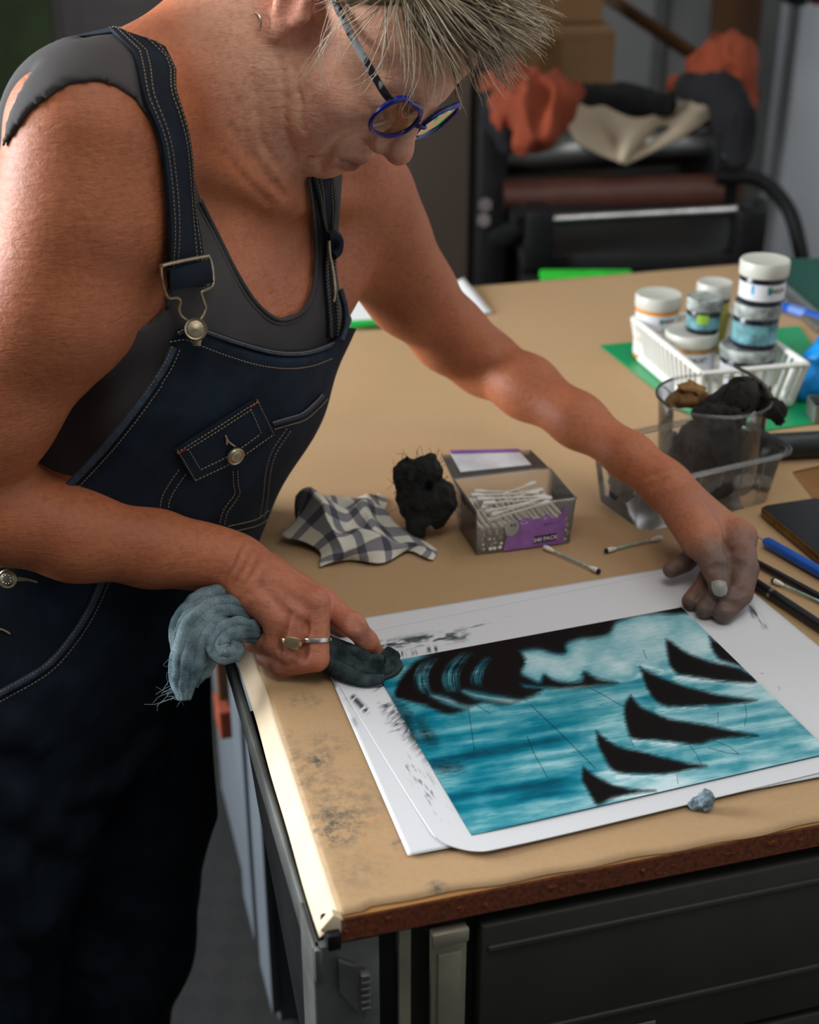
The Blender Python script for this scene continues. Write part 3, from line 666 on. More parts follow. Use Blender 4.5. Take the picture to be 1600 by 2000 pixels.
paper('paper_sheet', [(612, 1256), (1388, 1100), (1838, 1452), (876, 1684)], TZ+0.0042, 440, 340,
      [((765, 1335), (795, 1440), 14, 1, 0, 0.4), ((775, 1395), (850, 1480), 30, 2, 0, 0.62), ((790, 1400), (815, 1440), 24, 12, 0, 0.85), ((690, 1362), (715, 1388), 10, 3, 0, 0.8), ((745, 1262), (905, 1240), 18, 4, 1, 0.4), ((760, 1258), (830, 1245), 13, 6, 1, 0.75),
       ((760, 1280), (850, 1268), 10, 7, 0, 0.35), ((900, 1228), (1000, 1205), 5, 8, 1, 0.25), ((820, 1515), (838, 1545), 24, 9, 1, 0.15), ((745, 1340), (775, 1420), 24, 10, 0, 0.2), ((800, 1490), (870, 1600), 25, 15, 1, -0.1), ((1467, 1185), (1495, 1225), 9, 11, 1, 0.45), ((1468, 1190), (1474, 1202), 9, 14, 1, 1.0), ((1487, 1315), (1489, 1325), 6, 13, 0, 0.4), ((1515, 1345), (1540, 1343), 6, 16, 0, 0.1)],
      'upper white paper sheet with inky smears and a rounded near corner', corner, group='white sheets under the plate')

# ------------------------------------------------------------------ inked plate: flat picture printed on a grid of colours
def poly_d(X, Y, P):
    """signed distance to a polygon in px, negative inside"""
    P = np.array(P, float)
    if X.size > 20000:                                   # far from the outline only roughly
        sh = X.shape; X = X.ravel(); Y = Y.ravel(); a, b = P.min(0)-40, P.max(0)+40; w = np.where((X > a[0]) & (X < b[0]) & (Y > a[1]) & (Y < b[1]))[0]
        out = np.full(X.shape, 40.0)
        for i in range(0, len(w), 19000): out[w[i:i+19000]] = poly_d(X[w[i:i+19000]], Y[w[i:i+19000]], P)
        return out.reshape(sh)
    d = np.full(X.shape, 1e9); ins = np.zeros(X.shape, bool)
    for i in range(len(P)):
        a, b = P[i], P[(i+1) % len(P)]; e, _ = seg_d(X, Y, a, b); d = np.minimum(d, e)
        c = ((a[1] > Y) != (b[1] > Y)) & (X < (b[0]-a[0])*(Y-a[1])/(b[1]-a[1]+1e-9)+a[0]); ins ^= c
    return np.where(ins, -d, d)
def zp(L): return [(640+x*0.6, 1100+y*0.6) for x, y in spline(np.array(L+[L[0]], float), len(L)*3)[:-1]]
def plate_art(X, Y):
    U = (X-640)/0.6; W = (Y-1100)/0.6
    th = -0.16; p = U*math.cos(th)+W*math.sin(th); q = -U*math.sin(th)+W*math.cos(th)
    st = fbm(np.stack([p/190, q/20, 0*p], -1), 1.0, 3, 4); cl_ = fbm(np.stack([U/90, W/60, 0*U], -1), 1.0, 8, 4); fine = fbm(np.stack([p/24, q/3.2, 0*p], -1), 1.0, 21, 2)
    tone = 0.48+0.19*st+0.10*cl_+0.045*fine
    band = lambda c, w, a: a*np.exp(-((q-c)/w)**2)
    lf = np.clip((880-U)/160, 0, 1)
    tone += band(560, 30, 0.10)*lf - band(690, 18, 0.28)*lf + band(745, 30, 0.16)*lf - band(815, 14, 0.26)*lf - band(850, 30, 0.12)*lf+band(910, 40, 0.12)
    tone += 0.16*np.clip((U-700)/200, 0, 1)+0.10*np.clip((U-900)/300, 0, 1)
    cloudP = zp([(625, 300), (640, 285), (690, 282), (740, 295), (775, 292), (778, 265), (820, 248), (880, 242), (920, 228), (940, 195), (985, 178), (1040, 166), (1110, 168), (1180, 175), (1250, 230), (1265, 300), (1180, 340), (1110, 330), (1070, 365), (1020, 345), (1000, 380), (950, 388), (880, 375), (835, 352), (800, 385), (740, 385), (705, 362), (685, 388), (632, 358), (640, 330)])
    dc = poly_d(X, Y, cloudP); ck = 1/(1+np.exp(np.clip(dc/1.4, -40, 40)))
    tone = tone*(1-ck)+ck*np.clip(0.82+0.13*cl_+0.05*fine-0.10*np.exp(-((dc+6)/7)**2), 0, 1)
    black = np.zeros(X.shape)
    def blk(L, soft=2.0, rag=2.0):
        nonlocal black
        d = poly_d(X, Y, zp(L))+rag*fine*1.2+rag*0.5*fbm(np.stack([U/14, W/14, 0*U], -1), 1.0, 31, 2); black = np.maximum(black, 1/(1+np.exp(np.clip(d/soft, -40, 40))))
    sky = [(440, 262), (700, 215), (1160, 132), (1186, 158), (1120, 167), (1040, 166), (985, 178), (940, 195), (920, 228), (880, 242), (820, 248), (778, 265), (775, 292), (740, 295), (690, 282), (640, 285), (625, 300), (640, 330), (632, 358), (655, 372), (690, 388), (705, 362), (740, 380), (790, 388), (828, 380), (835, 352), (880, 375), (945, 390), (860, 402), (760, 408), (690, 404), (620, 396), (545, 372), (510, 335), (500, 300)]
    d = poly_d(X, Y, zp(sky))+1.0*fine; black = np.maximum(black, 1/(1+np.exp(np.clip(d/1.6, -40, 40))))
    blk([(287, 318), (330, 296), (440, 258), (560, 236), (640, 300), (632, 358), (640, 400), (700, 408), (660, 437), (578, 461), (500, 456), (443, 484), (400, 491), (365, 486), (318, 465), (250, 447), (220, 436), (222, 405), (250, 355)], 1.4, 1.8)
    for zx, (w0, w1), hw_, dx_ in ((320, (305, 428), 27, 0.55), (413, (285, 424), 30, 0.6), (498, (300, 404), 22, 0.5)):   # combed strokes of teal between the crests
        cu = zx-14+0.0075*(W-378)**2*np.where(W < 378, 1.0, 0.9); f_ = np.clip(1.1-np.abs(U-cu)/hw_, 0, 1)*np.clip((W-w0)/70, 0, 1)*np.clip((w1-W)/45, 0, 1)*1.5
        lines = np.clip(0.45+0.9*vnoise(np.stack([(U-cu)/3.1, W/46, 0*U+zx], -1), 1.0, 47)+0.25*fine, 0, 1); f_ = np.clip(f_, 0, 1); black = black*(1-f_*lines*0.92); tone = tone+f_*(0.16*lines-0.05)
    for L in ([(337, 430), (390, 440), (445, 466), (560, 474), (470, 480), (395, 458)], [(443, 416), (500, 424), (600, 444), (640, 452), (560, 450), (480, 438)]):
        dl = poly_d(X, Y, zp(L))+2.0*fine; kl = 1/(1+np.exp(np.clip(dl/2.0, -40, 40))); black = black*(1-0.9*kl); tone = tone+0.22*kl
    for L in ([(1100, 248), (1120, 256), (1165, 288), (1240, 318), (1320, 335), (1360, 350), (1400, 388), (1300, 386), (1240, 378), (1180, 368), (1140, 362), (1112, 325)],
              [(1243, 238), (1300, 275), (1370, 340), (1330, 330), (1275, 312), (1250, 275)],
              [(1017, 338), (1060, 360), (1140, 392), (1240, 420), (1330, 438), (1402, 447), (1290, 461), (1180, 466), (1105, 466), (1060, 440), (1032, 390)],
              [(988, 428), (966, 462), (970, 520), (992, 570), (1060, 575), (1150, 586), (1208, 590), (1262, 574), (1330, 568), (1404, 562), (1320, 545), (1230, 525), (1130, 510), (1070, 490), (1015, 462)],
              [(874, 545), (880, 592), (905, 642), (940, 681), (1030, 686), (1120, 684), (1180, 671), (1238, 660), (1170, 650), (1090, 630), (1020, 612), (960, 600), (910, 575)],
              [(832, 660), (827, 700), (850, 745), (878, 787), (930, 765), (1000, 750), (1072, 740), (1000, 735), (930, 720), (870, 690)]): blk(L, 1.2, 1.2)
    for L in ([(215, 440), (262, 490), (280, 530), (294, 580), (262, 560), (240, 500)], [(296, 515), (335, 550), (348, 580), (310, 575)], [(345, 655), (400, 652), (432, 668), (370, 675)]): blk(L, 5.0, 5.0)
    # pale lower rims of the fins and of the wave crests
    rim = np.zeros(X.shape)
    for a, b, w_ in (((1130, 372), (1380, 392), 14), ((1075, 478), (1230, 470), 16), ((1000, 580), (1130, 590), 16), ((945, 695), (1130, 695), 13), ((440, 425), (600, 450), 10), ((345, 435), (480, 465), 8), ((890, 770), (1080, 745), 9), ((1010, 330), (1090, 350), 8)):
        d_, _ = seg_d(U, W, a, b); rim = np.maximum(rim, np.clip(1-d_/w_, 0, 1))
    tone = np.clip(tone+0.28*rim*(0.8+0.6*fine), 0, 1)
    line = np.zeros(X.shape)
    for L, w_ in (([(660, 460), (760, 555), (872, 668)], 1.6), ([(650, 565), (672, 620), (715, 695)], 1.5), ([(455, 450), (468, 540), (478, 610)], 1.4), ([(482, 460), (530, 490)], 1.3), ([(815, 385), (890, 425), (965, 468)], 1.3), ([(1172, 585), (1200, 620), (1220, 658)], 1.2), ([(1250, 575), (1310, 598), (1340, 622), (1300, 618), (1240, 600)], 1.2), ([(1358, 450), (1364, 490), (1358, 530)], 1.2), ([(1270, 485), (1272, 520)], 1.2), ([(1028, 283), (1036, 305), (1040, 312)], 1.2), ([(985, 570), (998, 600)], 1.2), ([(1137, 690), (1141, 718)], 1.2), ([(510, 605), (530, 620)], 1.2)):
        for a, b in zip(L[:-1], L[1:]): line = np.maximum(line, np.clip(1.4-seg_d(U, W, a, b)[0]/w_, 0, 1))
    tone = np.clip(tone, 0, 1)
    stops = np.array([0, 0.22, 0.42, 0.60, 0.80, 1.0]); cols = np.array([srgb(0, 56, 76), srgb(0, 88, 110), srgb(12, 120, 140), srgb(72, 150, 164), srgb(140, 190, 198), srgb(200, 222, 226)])
    C = np.stack([np.interp(tone, stops, cols[:, i]) for i in range(3)], -1); k = np.maximum(black, 0.75*line)[..., None]
    edge = np.clip(1-np.abs(black-0.35)*3, 0, 1)[..., None]*0.5; C = C*(1-edge)+np.array(srgb(0, 70, 92))*edge
    return C*(1-k)+np.array([0.0045, 0.003, 0.003])*k
PZ = TZ+0.0056
G = quad_grid([(727, 1298), (1331, 1186), (1622, 1470), (921, 1631)], 520, 410, PZ); X, Y, _ = project(G)
C = plate_art(X, Y)
t = NT('inked_plate'); t.set(Base_Color=t.attr('ink'), Roughness=0.38, Specular_IOR_Level=0.12); n2 = t.noise(t.coord(), 500, 2); t.bump(n2, 0.03, 0.0003); M_ink = t.m
plate = thing('printing_plate', 'printing plate inked teal and black with waves, clouds and fins', 'printing plate', tuple(G[0, -1]))
o_ = np.array(G[0, -1]); a_, b_ = G.shape[:2]
ii = np.arange(a_*b_).reshape(a_, b_); Q = np.stack([ii[:-1, :-1], ii[1:, :-1], ii[1:, 1:], ii[:-1, 1:]], -1).reshape(-1, 4)[:, ::-1]
np_mesh('inked_face', (G-o_).reshape(-1, 3), Q, M_ink, plate, colors={'ink': C.reshape(-1, 3)})
cs = [G[0, 0]-o_, G[-1, 0]-o_, G[-1, -1]-o_, G[0, -1]-o_]; mb = MB()
V = [tuple(c-np.array([0, 0, 0.00005])) for c in cs]+[tuple(c-np.array([0, 0, 0.0012])) for c in cs]
mb.add(V, [(3, 2, 1, 0), (4, 5, 6, 7)]+[(i, (i+1) % 4, 4+(i+1) % 4, 4+i) for i in range(4)]); mb.build('plate_body', mat('plate_edge', srgb(40, 84, 92), 0.3, 0.3), plate, smooth=False)
# ------------------------------------------------------------------ cupboard under the table, seen past her legs
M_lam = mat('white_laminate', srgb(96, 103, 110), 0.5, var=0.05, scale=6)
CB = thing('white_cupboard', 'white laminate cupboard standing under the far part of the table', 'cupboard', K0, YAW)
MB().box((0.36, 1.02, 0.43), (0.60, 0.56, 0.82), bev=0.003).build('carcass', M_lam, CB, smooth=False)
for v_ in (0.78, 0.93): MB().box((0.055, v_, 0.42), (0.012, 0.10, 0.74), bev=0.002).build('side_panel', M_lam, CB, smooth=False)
MB().box((0.050, 1.07, 0.52), (0.016, 0.03, 0.30), bev=0.002).build('hinge_post', M_oak, CB, smooth=False)
MB().box((0.048, 1.07, 0.335), (0.02, 0.06, 0.05), bev=0.003).build('orange_clip', M_orange, CB, smooth=False)
MB().box((0.36, 1.02, 0.012), (0.56, 0.52, 0.024)).build('plinth', M_dark, CB, smooth=False)

# ------------------------------------------------------------------ cotton swabs
M_cot = mat('cotton', srgb(232, 228, 220), 0.95, var=0.05, scale=200, bump=0.3, bscale=600, bdist=0.0008)
M_stick = mat('paper_stick', srgb(224, 220, 208), 0.7, var=0.05, scale=60)
M_stickink = mat('ink_stained_stick', srgb(150, 186, 180), 0.7, var=0.2, scale=160); M_blacktip = mat('inky_cotton', (0.02, 0.025, 0.028), 0.95, var=0.3, scale=300)
def tip_prof(s): return [(0.0011, 0), (0.0016, 0.002), (0.0025, 0.006), (0.0027, 0.010), (0.0021, 0.0135), (0.0, 0.0148)]
def swab(label, a, b, inked=True, group='loose cotton swabs on the table'):
    a = np.array(a); b = np.array(b); th = math.atan2(b[1]-a[1], b[0]-a[0]); o = thing('cotton_swab', label, 'cotton swab', tuple(a), th, group)
    L = float(np.linalg.norm(b-a)); RX = np.array([[0, 0, 1.0], [0, 1, 0], [-1, 0, 0]])
    MB().tube([(0.008, 0, 0.0027), (L-0.008, 0, 0.0027)], 0.00115, 8).build('stick', M_stickink if inked else M_stick, o)
    MB().lathe(tip_prof(1), 14, (L-0.0148, 0, 0.0027), R=RX).build('tip', M_cot, o); t0 = MB().lathe(tip_prof(1), 14, (0.0148, 0, 0.0027), R=np.array([[0, 0, -1.0], [0, 1, 0], [1, 0, 0]])).build('tip', M_cot, o)
    if inked: MB().lathe([(0.0026, 0.0112), (0.0023, 0.0136), (0.0, 0.0151)], 12, (0.0148, 0, 0.0027), R=np.array([[0, 0, -1.0], [0, 1, 0], [1, 0, 0]])).build('inky_end', M_blacktip, t0)
    return o
zt = TZ+0.0016
swab('ink tipped cotton swab lying in front of the swab box', atz(1173, 1122, zt), atz(1061, 1072, zt))
swab('ink tipped cotton swab lying between the box and the hand', atz(1180, 1081, zt), atz(1294, 1054, zt))
swab('cotton swab with green stained stick between the black tools', atz(1506, 1137, zt), atz(1625, 1190, zt))
# box of swabs
FL = atz(931, 1085, TZ+0.001); FR = atz(1112, 1061, TZ+0.001); e1 = (FR-FL)/np.linalg.norm(FR-FL); e2 = np.array([-e1[1], e1[0], 0]); bw, bd, bh = 0.100, 0.070, 0.052; rz = math.atan2(e1[1], e1[0])
M_clear = glassy('clear_plastic', (0.90, 0.90, 0.88), 0.10, 0.86)
bx = thing('swab_box', 'clear plastic box of cotton swabs with a torn purple label and open lid', 'box', tuple(FL), rz)
w_ = 0.0012; tp_ = 0.003
def wallq(name, P, parent=bx, m=M_clear, th=0.0012):
    G = np.array([[np.array(P[0])*(1-a)*(1-b)+np.array(P[1])*a*(1-b)+np.array(P[2])*a*b+np.array(P[3])*(1-a)*b for b in (0, 0.5, 1)] for a in (0, 0.5, 1)]); return MB().sheet(G, th).build(name, m, parent, smooth=False)
q0 = [(0, 0), (bw, 0), (bw, bd), (0, bd)]; q1 = [(-tp_, -tp_), (bw+tp_, -tp_), (bw+tp_, bd+tp_), (-tp_, bd+tp_)]
for i in range(4):
    a, b = i, (i+1) % 4; wallq('side_wall', [(*q0[a], 0.001), (*q0[b], 0.001), (*q1[b], bh), (*q1[a], bh)])
wallq('base', [(*q0[0], 0.001), (*q0[1], 0.001), (*q0[2], 0.001), (*q0[3], 0.001)])
for i in range(4):
    a, b = i, (i+1) % 4; MB().tube([(*q1[a], bh), (*q1[b], bh)], 0.0012, 6).build('rim', M_clear, bx)
lid = wallq('lid', [(-tp_, bd+tp_+0.001, bh), (bw+tp_, bd+tp_+0.001, bh), (bw+tp_-0.006, bd+0.046, bh+0.004), (-tp_, bd+0.046, bh+0.010)])
wallq('lid_label', [(0.008, bd+0.012, bh+0.0035), (bw-0.014, bd+0.012, bh+0.0025), (bw-0.018, bd+0.040, bh+0.0065), (0.006, bd+0.042, bh+0.0125)], lid, mat('white_label', srgb(226, 228, 234), 0.5))
wallq('lid_label_edge', [(0.006, bd+0.040, bh+0.0138), (bw-0.016, bd+0.038, bh+0.0075), (bw-0.018, bd+0.044, bh+0.0075), (0.006, bd+0.046, bh+0.0138)], lid, mat('purple_label_edge', srgb(150, 104, 178), 0.5))
# torn label on the front, in the plane of the front wall
LM = lambda x, z: np.array([x, -0.0018-tp_*z/bh, z])
def frontpoly(name, poly, m, parent=bx, off=0.0):
    n = len(poly); V = [tuple(LM(x, z)+np.array([0, -off, 0])) for x, z in poly]; V2 = [tuple(np.array(p)+np.array([0, 0.0003, 0])) for p in V]
    return MB().add(V+V2, [tuple(range(n)), tuple(range(n, 2*n))[::-1]]+[(i, n+i, n+(i+1) % n, (i+1) % n) for i in range(n)]).build(name, m, parent, smooth=False)
torn = [(0.028, 0.002), (0.092, 0.002), (0.094, 0.046), (0.090, 0.045), (0.089, 0.038), (0.085, 0.037), (0.084, 0.032), (0.078, 0.034), (0.072, 0.040), (0.068, 0.036), (0.058, 0.035), (0.050, 0.038), (0.044, 0.036), (0.040, 0.039), (0.043, 0.030), (0.041, 0.024), (0.036, 0.019), (0.030, 0.018)]
lab = frontpoly('label', torn, mat('purple_label', srgb(158, 108, 186), 0.45, var=0.12, scale=60))
frontpoly('pack_size_field', [(0.060, 0.0065), (0.084, 0.0075), (0.084, 0.0155), (0.060, 0.0145)], mat('dark_purple', srgb(46, 22, 66), 0.45), lab, 0.0004)
circ = [(0.0345+0.0085*math.cos(a), 0.0285+0.0095*math.sin(a)) for a in np.linspace(-2.2, 1.3, 18)]; frontpoly('round_sticker', circ+[(0.027, 0.031)], mat('grey_sticker', srgb(170, 172, 166), 0.5), lab, 0.0004)
M_whiteink = mat('white_lettering', srgb(225, 220, 230), 0.5); M_darkink = mat('dark_print', srgb(56, 40, 74), 0.5)
def fronttext(txt, size, x, z, m, bold=0.0, rot=0.04):
    me = text_mesh(txt, size, bold); me.transform(Matrix.Rotation(rot, 4, 'Z')); me.transform(Matrix.Rotation(math.pi/2, 4, 'X')); p = LM(x, z); return put('lettering', me, m, lab, (p[0], p[1]-0.0012, p[2]))
fronttext('240 PACK', 0.0060, 0.072, 0.0110, M_whiteink, 0.0002); fronttext('RA', 0.0052, 0.0365, 0.0315, M_darkink); fronttext('Co', 0.0065, 0.048, 0.0335, M_whiteink); fronttext('n', 0.0065, 0.0705, 0.0352, M_whiteink); fronttext('touch', 0.0045, 0.074, 0.0280, M_darkink, 0, 0.08)
# swabs in the box: one mesh each, alike
sm = MB(); sm.cur = 0; sm.tube([(-0.030, 0, 0), (0.030, 0, 0)], 0.0011, 6); sm.cur = 1
sm.lathe(tip_prof(1), 10, (0.0215, 0, 0), R=np.array([[0, 0, 1.0], [0, 1, 0], [-1, 0, 0]])); sm.lathe(tip_prof(1), 10, (-0.0215, 0, 0), R=np.array([[0, 0, -1.0], [0, 1, 0], [1, 0, 0]]))
sme = sm.mesh('cotton_swab'); sme.materials.append(M_stick); sme.materials.append(M_cot); sme.polygons.foreach_set('material_index', sm.m)
rs = random.Random(5); RB = Matrix.Rotation(rz, 4, 'Z'); k_ = 0
def inbox(x, y, z, a, tilt, lab_, grp):
    o = put('cotton_swab', sme); o.matrix_world = Matrix.Translation(Vector(FL)) @ RB @ Matrix.Translation((x, y, z)) @ Matrix.Rotation(a, 4, 'Z') @ Matrix.Rotation(tilt, 4, 'Y'); return tag(o, lab_, 'cotton swab', grp)
for layer in range(5):
    for i in range(15):
        inbox(0.006+i*0.0063+rs.uniform(-0.001, 0.001)+(0.003 if layer % 2 else 0)*0.6, bd/2+rs.uniform(-0.0008, 0.0008), 0.0052+layer*0.0056+rs.uniform(0, 0.0006), math.pi/2+rs.uniform(-0.04, 0.04), rs.uniform(-0.02, 0.02), 'white cotton swab packed upright to the front in the clear box', 'swabs packed in the box')
for i in range(9):
    inbox(0.05+rs.uniform(-0.006, 0.006), 0.014+i*0.0058, 0.0365+rs.uniform(0, 0.006), rs.uniform(-0.35, 0.35), rs.uniform(-0.12, 0.02), 'white cotton swab lying crosswise on top in the clear box', 'swabs lying on top in the box')

# ------------------------------------------------------------------ checked rag and black scrim
def plaid_mat():
    t = NT('checked_cotton'); uvn = t.attr('weave'); sep = t.new('ShaderNodeSeparateColor'); t.link(uvn, sep.inputs[0]); v = t.coord()
    def stripes(ch, k, w):
        f = t.math('FRACT', t.math('MULTIPLY', ch, k)); return t.math('LESS_THAN', t.math('ABSOLUTE', t.math('SUBTRACT', f, 0.5)), w)
    a = stripes(sep.outputs[0], 5.0, 0.17); b = stripes(sep.outputs[1], 5.0, 0.17)
    base = t.mix(t.noise(v, 30, 3), srgb(206, 202, 188), srgb(232, 224, 206)); base = t.mix(t.math('MULTIPLY', t.math('SUBTRACT', t.noise(v, 22, 3), 0.5, True), 3.0, True), base, srgb(168, 188, 182))
    c = t.mix(t.math('MULTIPLY', t.math('ADD', a, b, True), 0.78), base, srgb(78, 80, 104)); c = t.mix(t.math('MULTIPLY', t.math('MULTIPLY', a, b), 0.8), c, srgb(38, 40, 62))
    wv = t.noise(v, 900, 2); t.set(Base_Color=t.mix(t.math('MULTIPLY', wv, 0.25), c, (0.25, 0.25, 0.26)), Roughness=0.95, Specular_IOR_Level=0.1); t.bump(wv, 0.4, 0.0008); return t.m
n = 150; C4 = [atz(540, 1045, TZ), atz(725, 965, TZ), atz(872, 1092, TZ), atz(655, 1116, TZ)]
s_ = np.linspace(0, 1, n); A, B_ = np.meshgrid(s_, s_, indexing='ij')
G = C4[0]*((1-A)*(1-B_))[..., None]+C4[1]*(A*(1-B_))[..., None]+C4[2]*(A*B_)[..., None]+C4[3]*((1-A)*B_)[..., None]
q = np.stack([A*2.2, B_*2.2, 0*A], -1); f1 = fbm(q.reshape(-1, 3), 1.25, 61, 2).reshape(n, n); f2 = fbm(q.reshape(-1, 3)+5, 1.4, 71, 2).reshape(n, n); f3 = fbm(q.reshape(-1, 3)+9, 3.0, 75, 2).reshape(n, n)
env = np.clip(np.minimum(np.minimum(A, 1-A), np.minimum(B_, 1-B_))*7, 0, 1); hump = 0.050*np.exp(-(((A-0.22)/0.26)**2+((B_-0.32)/0.40)**2))+0.016*np.exp(-(((A-0.62)/0.22)**2+((B_-0.55)/0.3)**2))
ridge = 0.5+0.5*np.sin(9.0*A+5.0*B_+2.2*f1); ridge2 = 0.5+0.5*np.sin(10*B_-4.0*A+2.0*f2)
G[..., 2] = TZ+0.0022+(0.30+0.70*env)*(hump*(0.8+0.25*f2)+0.013*ridge*(0.35+0.65*env)+0.009*ridge2)+0.003*f3*env
G[..., 0] += 0.010*f2*env+0.012*(f1)*(1-env)+0.010*np.sin(B_*9+1)*(1-env); G[..., 1] += 0.010*f1*env+0.010*f2*(1-env)+0.008*np.sin(A*11)*(1-env)
G[..., 2] = np.maximum(G[..., 2], TZ+0.0020)
mbx = MB().sheet(G[::-1], 0.0008); Wv = np.stack([A, B_, 0*A], -1)[::-1].reshape(-1, 3)
o = np_mesh('checked_rag', np.array(mbx.v), np.array(mbx.f), plaid_mat(), colors={'weave': np.concatenate([Wv, Wv])}); tag(o, 'crumpled white and navy checked rag beside the black scrim', 'rag')
M_blk = mat('black_scrim', (0.012, 0.012, 0.012), 0.95, var=0.5, scale=70, bump=0.8, bscale=260, bdist=0.004)
S = Solid(); b0 = atz(826, 1040, TZ)
PL = lambda dx, dy, dz: b0+np.array([dx, dy, dz])
S.chain([PL(-0.012, 0.0, 0.040), PL(-0.014, 0.0, 0.068), PL(0.006, 0.0, 0.074)], [0.016, 0.014, 0.014], 0.008); S.chain([PL(0.006, -0.004, 0.036), PL(0.020, -0.006, 0.044), PL(0.012, -0.01, 0.022)], [0.02, 0.014, 0.012], 0.008); S.chain([PL(-0.004, -0.008, 0.024), PL(-0.006, -0.016, 0.012)], [0.016, 0.010], 0.008)
S.disp(lambda P: 0.008*(np.abs(fbm(P, 60, 23, 3))-0.3)); V, Q = S.mesh(0.0022)
bs = thing('black_scrim', 'black ink soaked scrim bundled on the checked rag', 'scrim', tuple(b0)); np_mesh('bundle', V-b0, Q, M_blk, bs)
thr = MB(); rt = np.random.default_rng(9)
for i in range(150):
    p = V[rt.integers(len(V))]-b0; dr = p-np.array([0, 0, 0.045]); dr /= np.linalg.norm(dr); a = p+dr*rt.uniform(0.003, 0.008)+rt.normal(size=3)*0.003
    thr.tube(spline([p, (p+a)/2+rt.normal(size=3)*0.002, a+rt.normal(size=3)*0.003], 6), 0.00022, 3)
o = thr.build('fringe', M_blk, bs); o['kind'] = 'stuff'
# scrap of scrim near the front edge
S = Solid(); c0 = atz(1368, 1582, TZ+0.001); S.chain([c0+np.array([-0.005, 0, 0.004]), c0+np.array([0.004, 0.0, 0.008]), c0+np.array([0.006, 0.004, 0.012])], [0.0035, 0.0045, 0.003], 0.003); S.chain([c0+np.array([-0.006, 0.002, 0.004]), c0+np.array([0.003, 0.004, 0.012])], [0.002, 0.003], 0.003)
S.disp(lambda P: 0.0015*fbm(P, 260, 3, 2)); V, Q = S.mesh(0.0008); tag(np_mesh('scrim_scrap', V, Q, mat('blue_grey_scrap', srgb(120, 140, 150), 0.95, var=0.35, scale=300, bump=0.5, bscale=900)), 'small blue grey scrap of scrim near the front edge', 'scrap')

# ------------------------------------------------------------------ clear tray with the tub of rags
zr = TZ+0.064; tA = atz(1361, 928, zr); tB = atz(1556, 884, zr); ex = (tB-tA)/np.linalg.norm(tB-tA); ey = np.array([-ex[1], ex[0], 0]); tw, td, thh = 0.200, 0.125, 0.062
Tc = tB-ex*(tw/2-0.006)+ey*td/2; Tc[2] = TZ+0.0012; tr_ang = math.atan2(ex[1], ex[0])
M_tray = glassy('clear_tray_plastic', (0.85, 0.85, 0.82), 0.12, 0.90)
tray = thing('clear_tray', 'clear rectangular plastic tray with a rolled rim behind the wrist', 'tray', tuple(Tc), tr_ang)
def rrect(a, b, r, n=7):
    P = []
    for cx, cy, a0 in ((a-r, b-r, 0), (-a+r, b-r, 90), (-a+r, -b+r, 180), (a-r, -b+r, 270)):
        for i in range(n): t_ = math.radians(a0+90*i/(n-1)); P.append((cx+r*math.cos(t_), cy+r*math.sin(t_)))
    return P
def shell(name, lv, parent, m, closed_bottom=True, sharp=0.9):
    """stack of rounded-rectangle outlines (half_x, half_y, radius, z) as a skin"""
    mb = MB(); k = None
    for a, b, r, z in lv:
        P = rrect(a, b, r); k = len(P); mb.v += [(x, y, z) for x, y in P]
    for j in range(len(lv)-1):
        for i in range(k): mb.f.append((j*k+i, j*k+(i+1) % k, (j+1)*k+(i+1) % k, (j+1)*k+i)); mb.m.append(0)
    if closed_bottom: mb.f.append(tuple(range(k))[::-1]); mb.m.append(0)
    return mb.build(name, m, parent, sharp=sharp)
a, b = tw/2, td/2
shell('tray_body', [(a-0.016, b-0.016, 0.015, 0), (a-0.008, b-0.008, 0.018, thh-0.006), (a-0.006, b-0.006, 0.02, thh-0.002)], tray, M_tray)
P = [(x, y, thh-0.001) for x, y in rrect(a-0.004, b-0.004, 0.022)]; MB().tube(P+P[:1], 0.0026, 8, cap=False).build('rim', M_tray, tray); P = [(x, y, thh) for x, y in rrect(a, b, 0.025)]; MB().tube(P+P[:1], 0.0020, 8, cap=False).build('rim', M_tray, tray)
for x in np.linspace(-a+0.05, a-0.04, 5):
    for y in (-1, 1): MB().tube([(x, y*(b-0.0155), 0.004), (x, y*(b-0.008), thh-0.008)], 0.0012, 6).build('rib', M_tray, tray)
tubc = atz(1378, 935, TZ+0.004); tubr = 0.062
M_tub = glassy('clear_tub_plastic', (0.84, 0.84, 0.82), 0.10, 0.92)
tub = thing('clear_tub', 'round clear plastic tub full of rags standing in the tray', 'tub', tuple(tubc))
MB().lathe([(0, 0), (tubr*0.82, 0), (tubr*0.86, 0.003), (tubr*0.97, 0.098), (tubr, 0.100)], 48).build('tub_wall', M_tub, tub); P = [(tubr*math.cos(t_), tubr*math.sin(t_), 0.100) for t_ in np.linspace(0, 2*math.pi, 49)]; MB().tube(P, 0.0017, 8, cap=False).build('rim', M_tub, tub)
M_rag = mat('inky_rag', (0.011, 0.010, 0.009), 0.9, var=0.6, scale=40, bump=0.5, bscale=200, bdist=0.003); M_ragtan = mat('stained_tan_rag', srgb(150, 112, 66), 0.9, var=0.3, scale=50, bump=0.4, bscale=220)
def rag(chains, m, label, seed, amp=0.013, grp='rags in the tub', off=tubc, h=0.0028):
    S = Solid()
    for P, R in chains: S.chain([off+np.array(p) for p in P], R, 0.006)
    S.disp(lambda P: amp*(np.abs(fbm(P*np.array([1, 1, 0.6])+0.02*vnoise(P, 40, seed+2)[:, None], 58, seed, 3))-0.32)); V, Q = S.mesh(h, slack=amp*0.5); return tag(np_mesh('rag', V, Q, m), label, 'rag', grp)
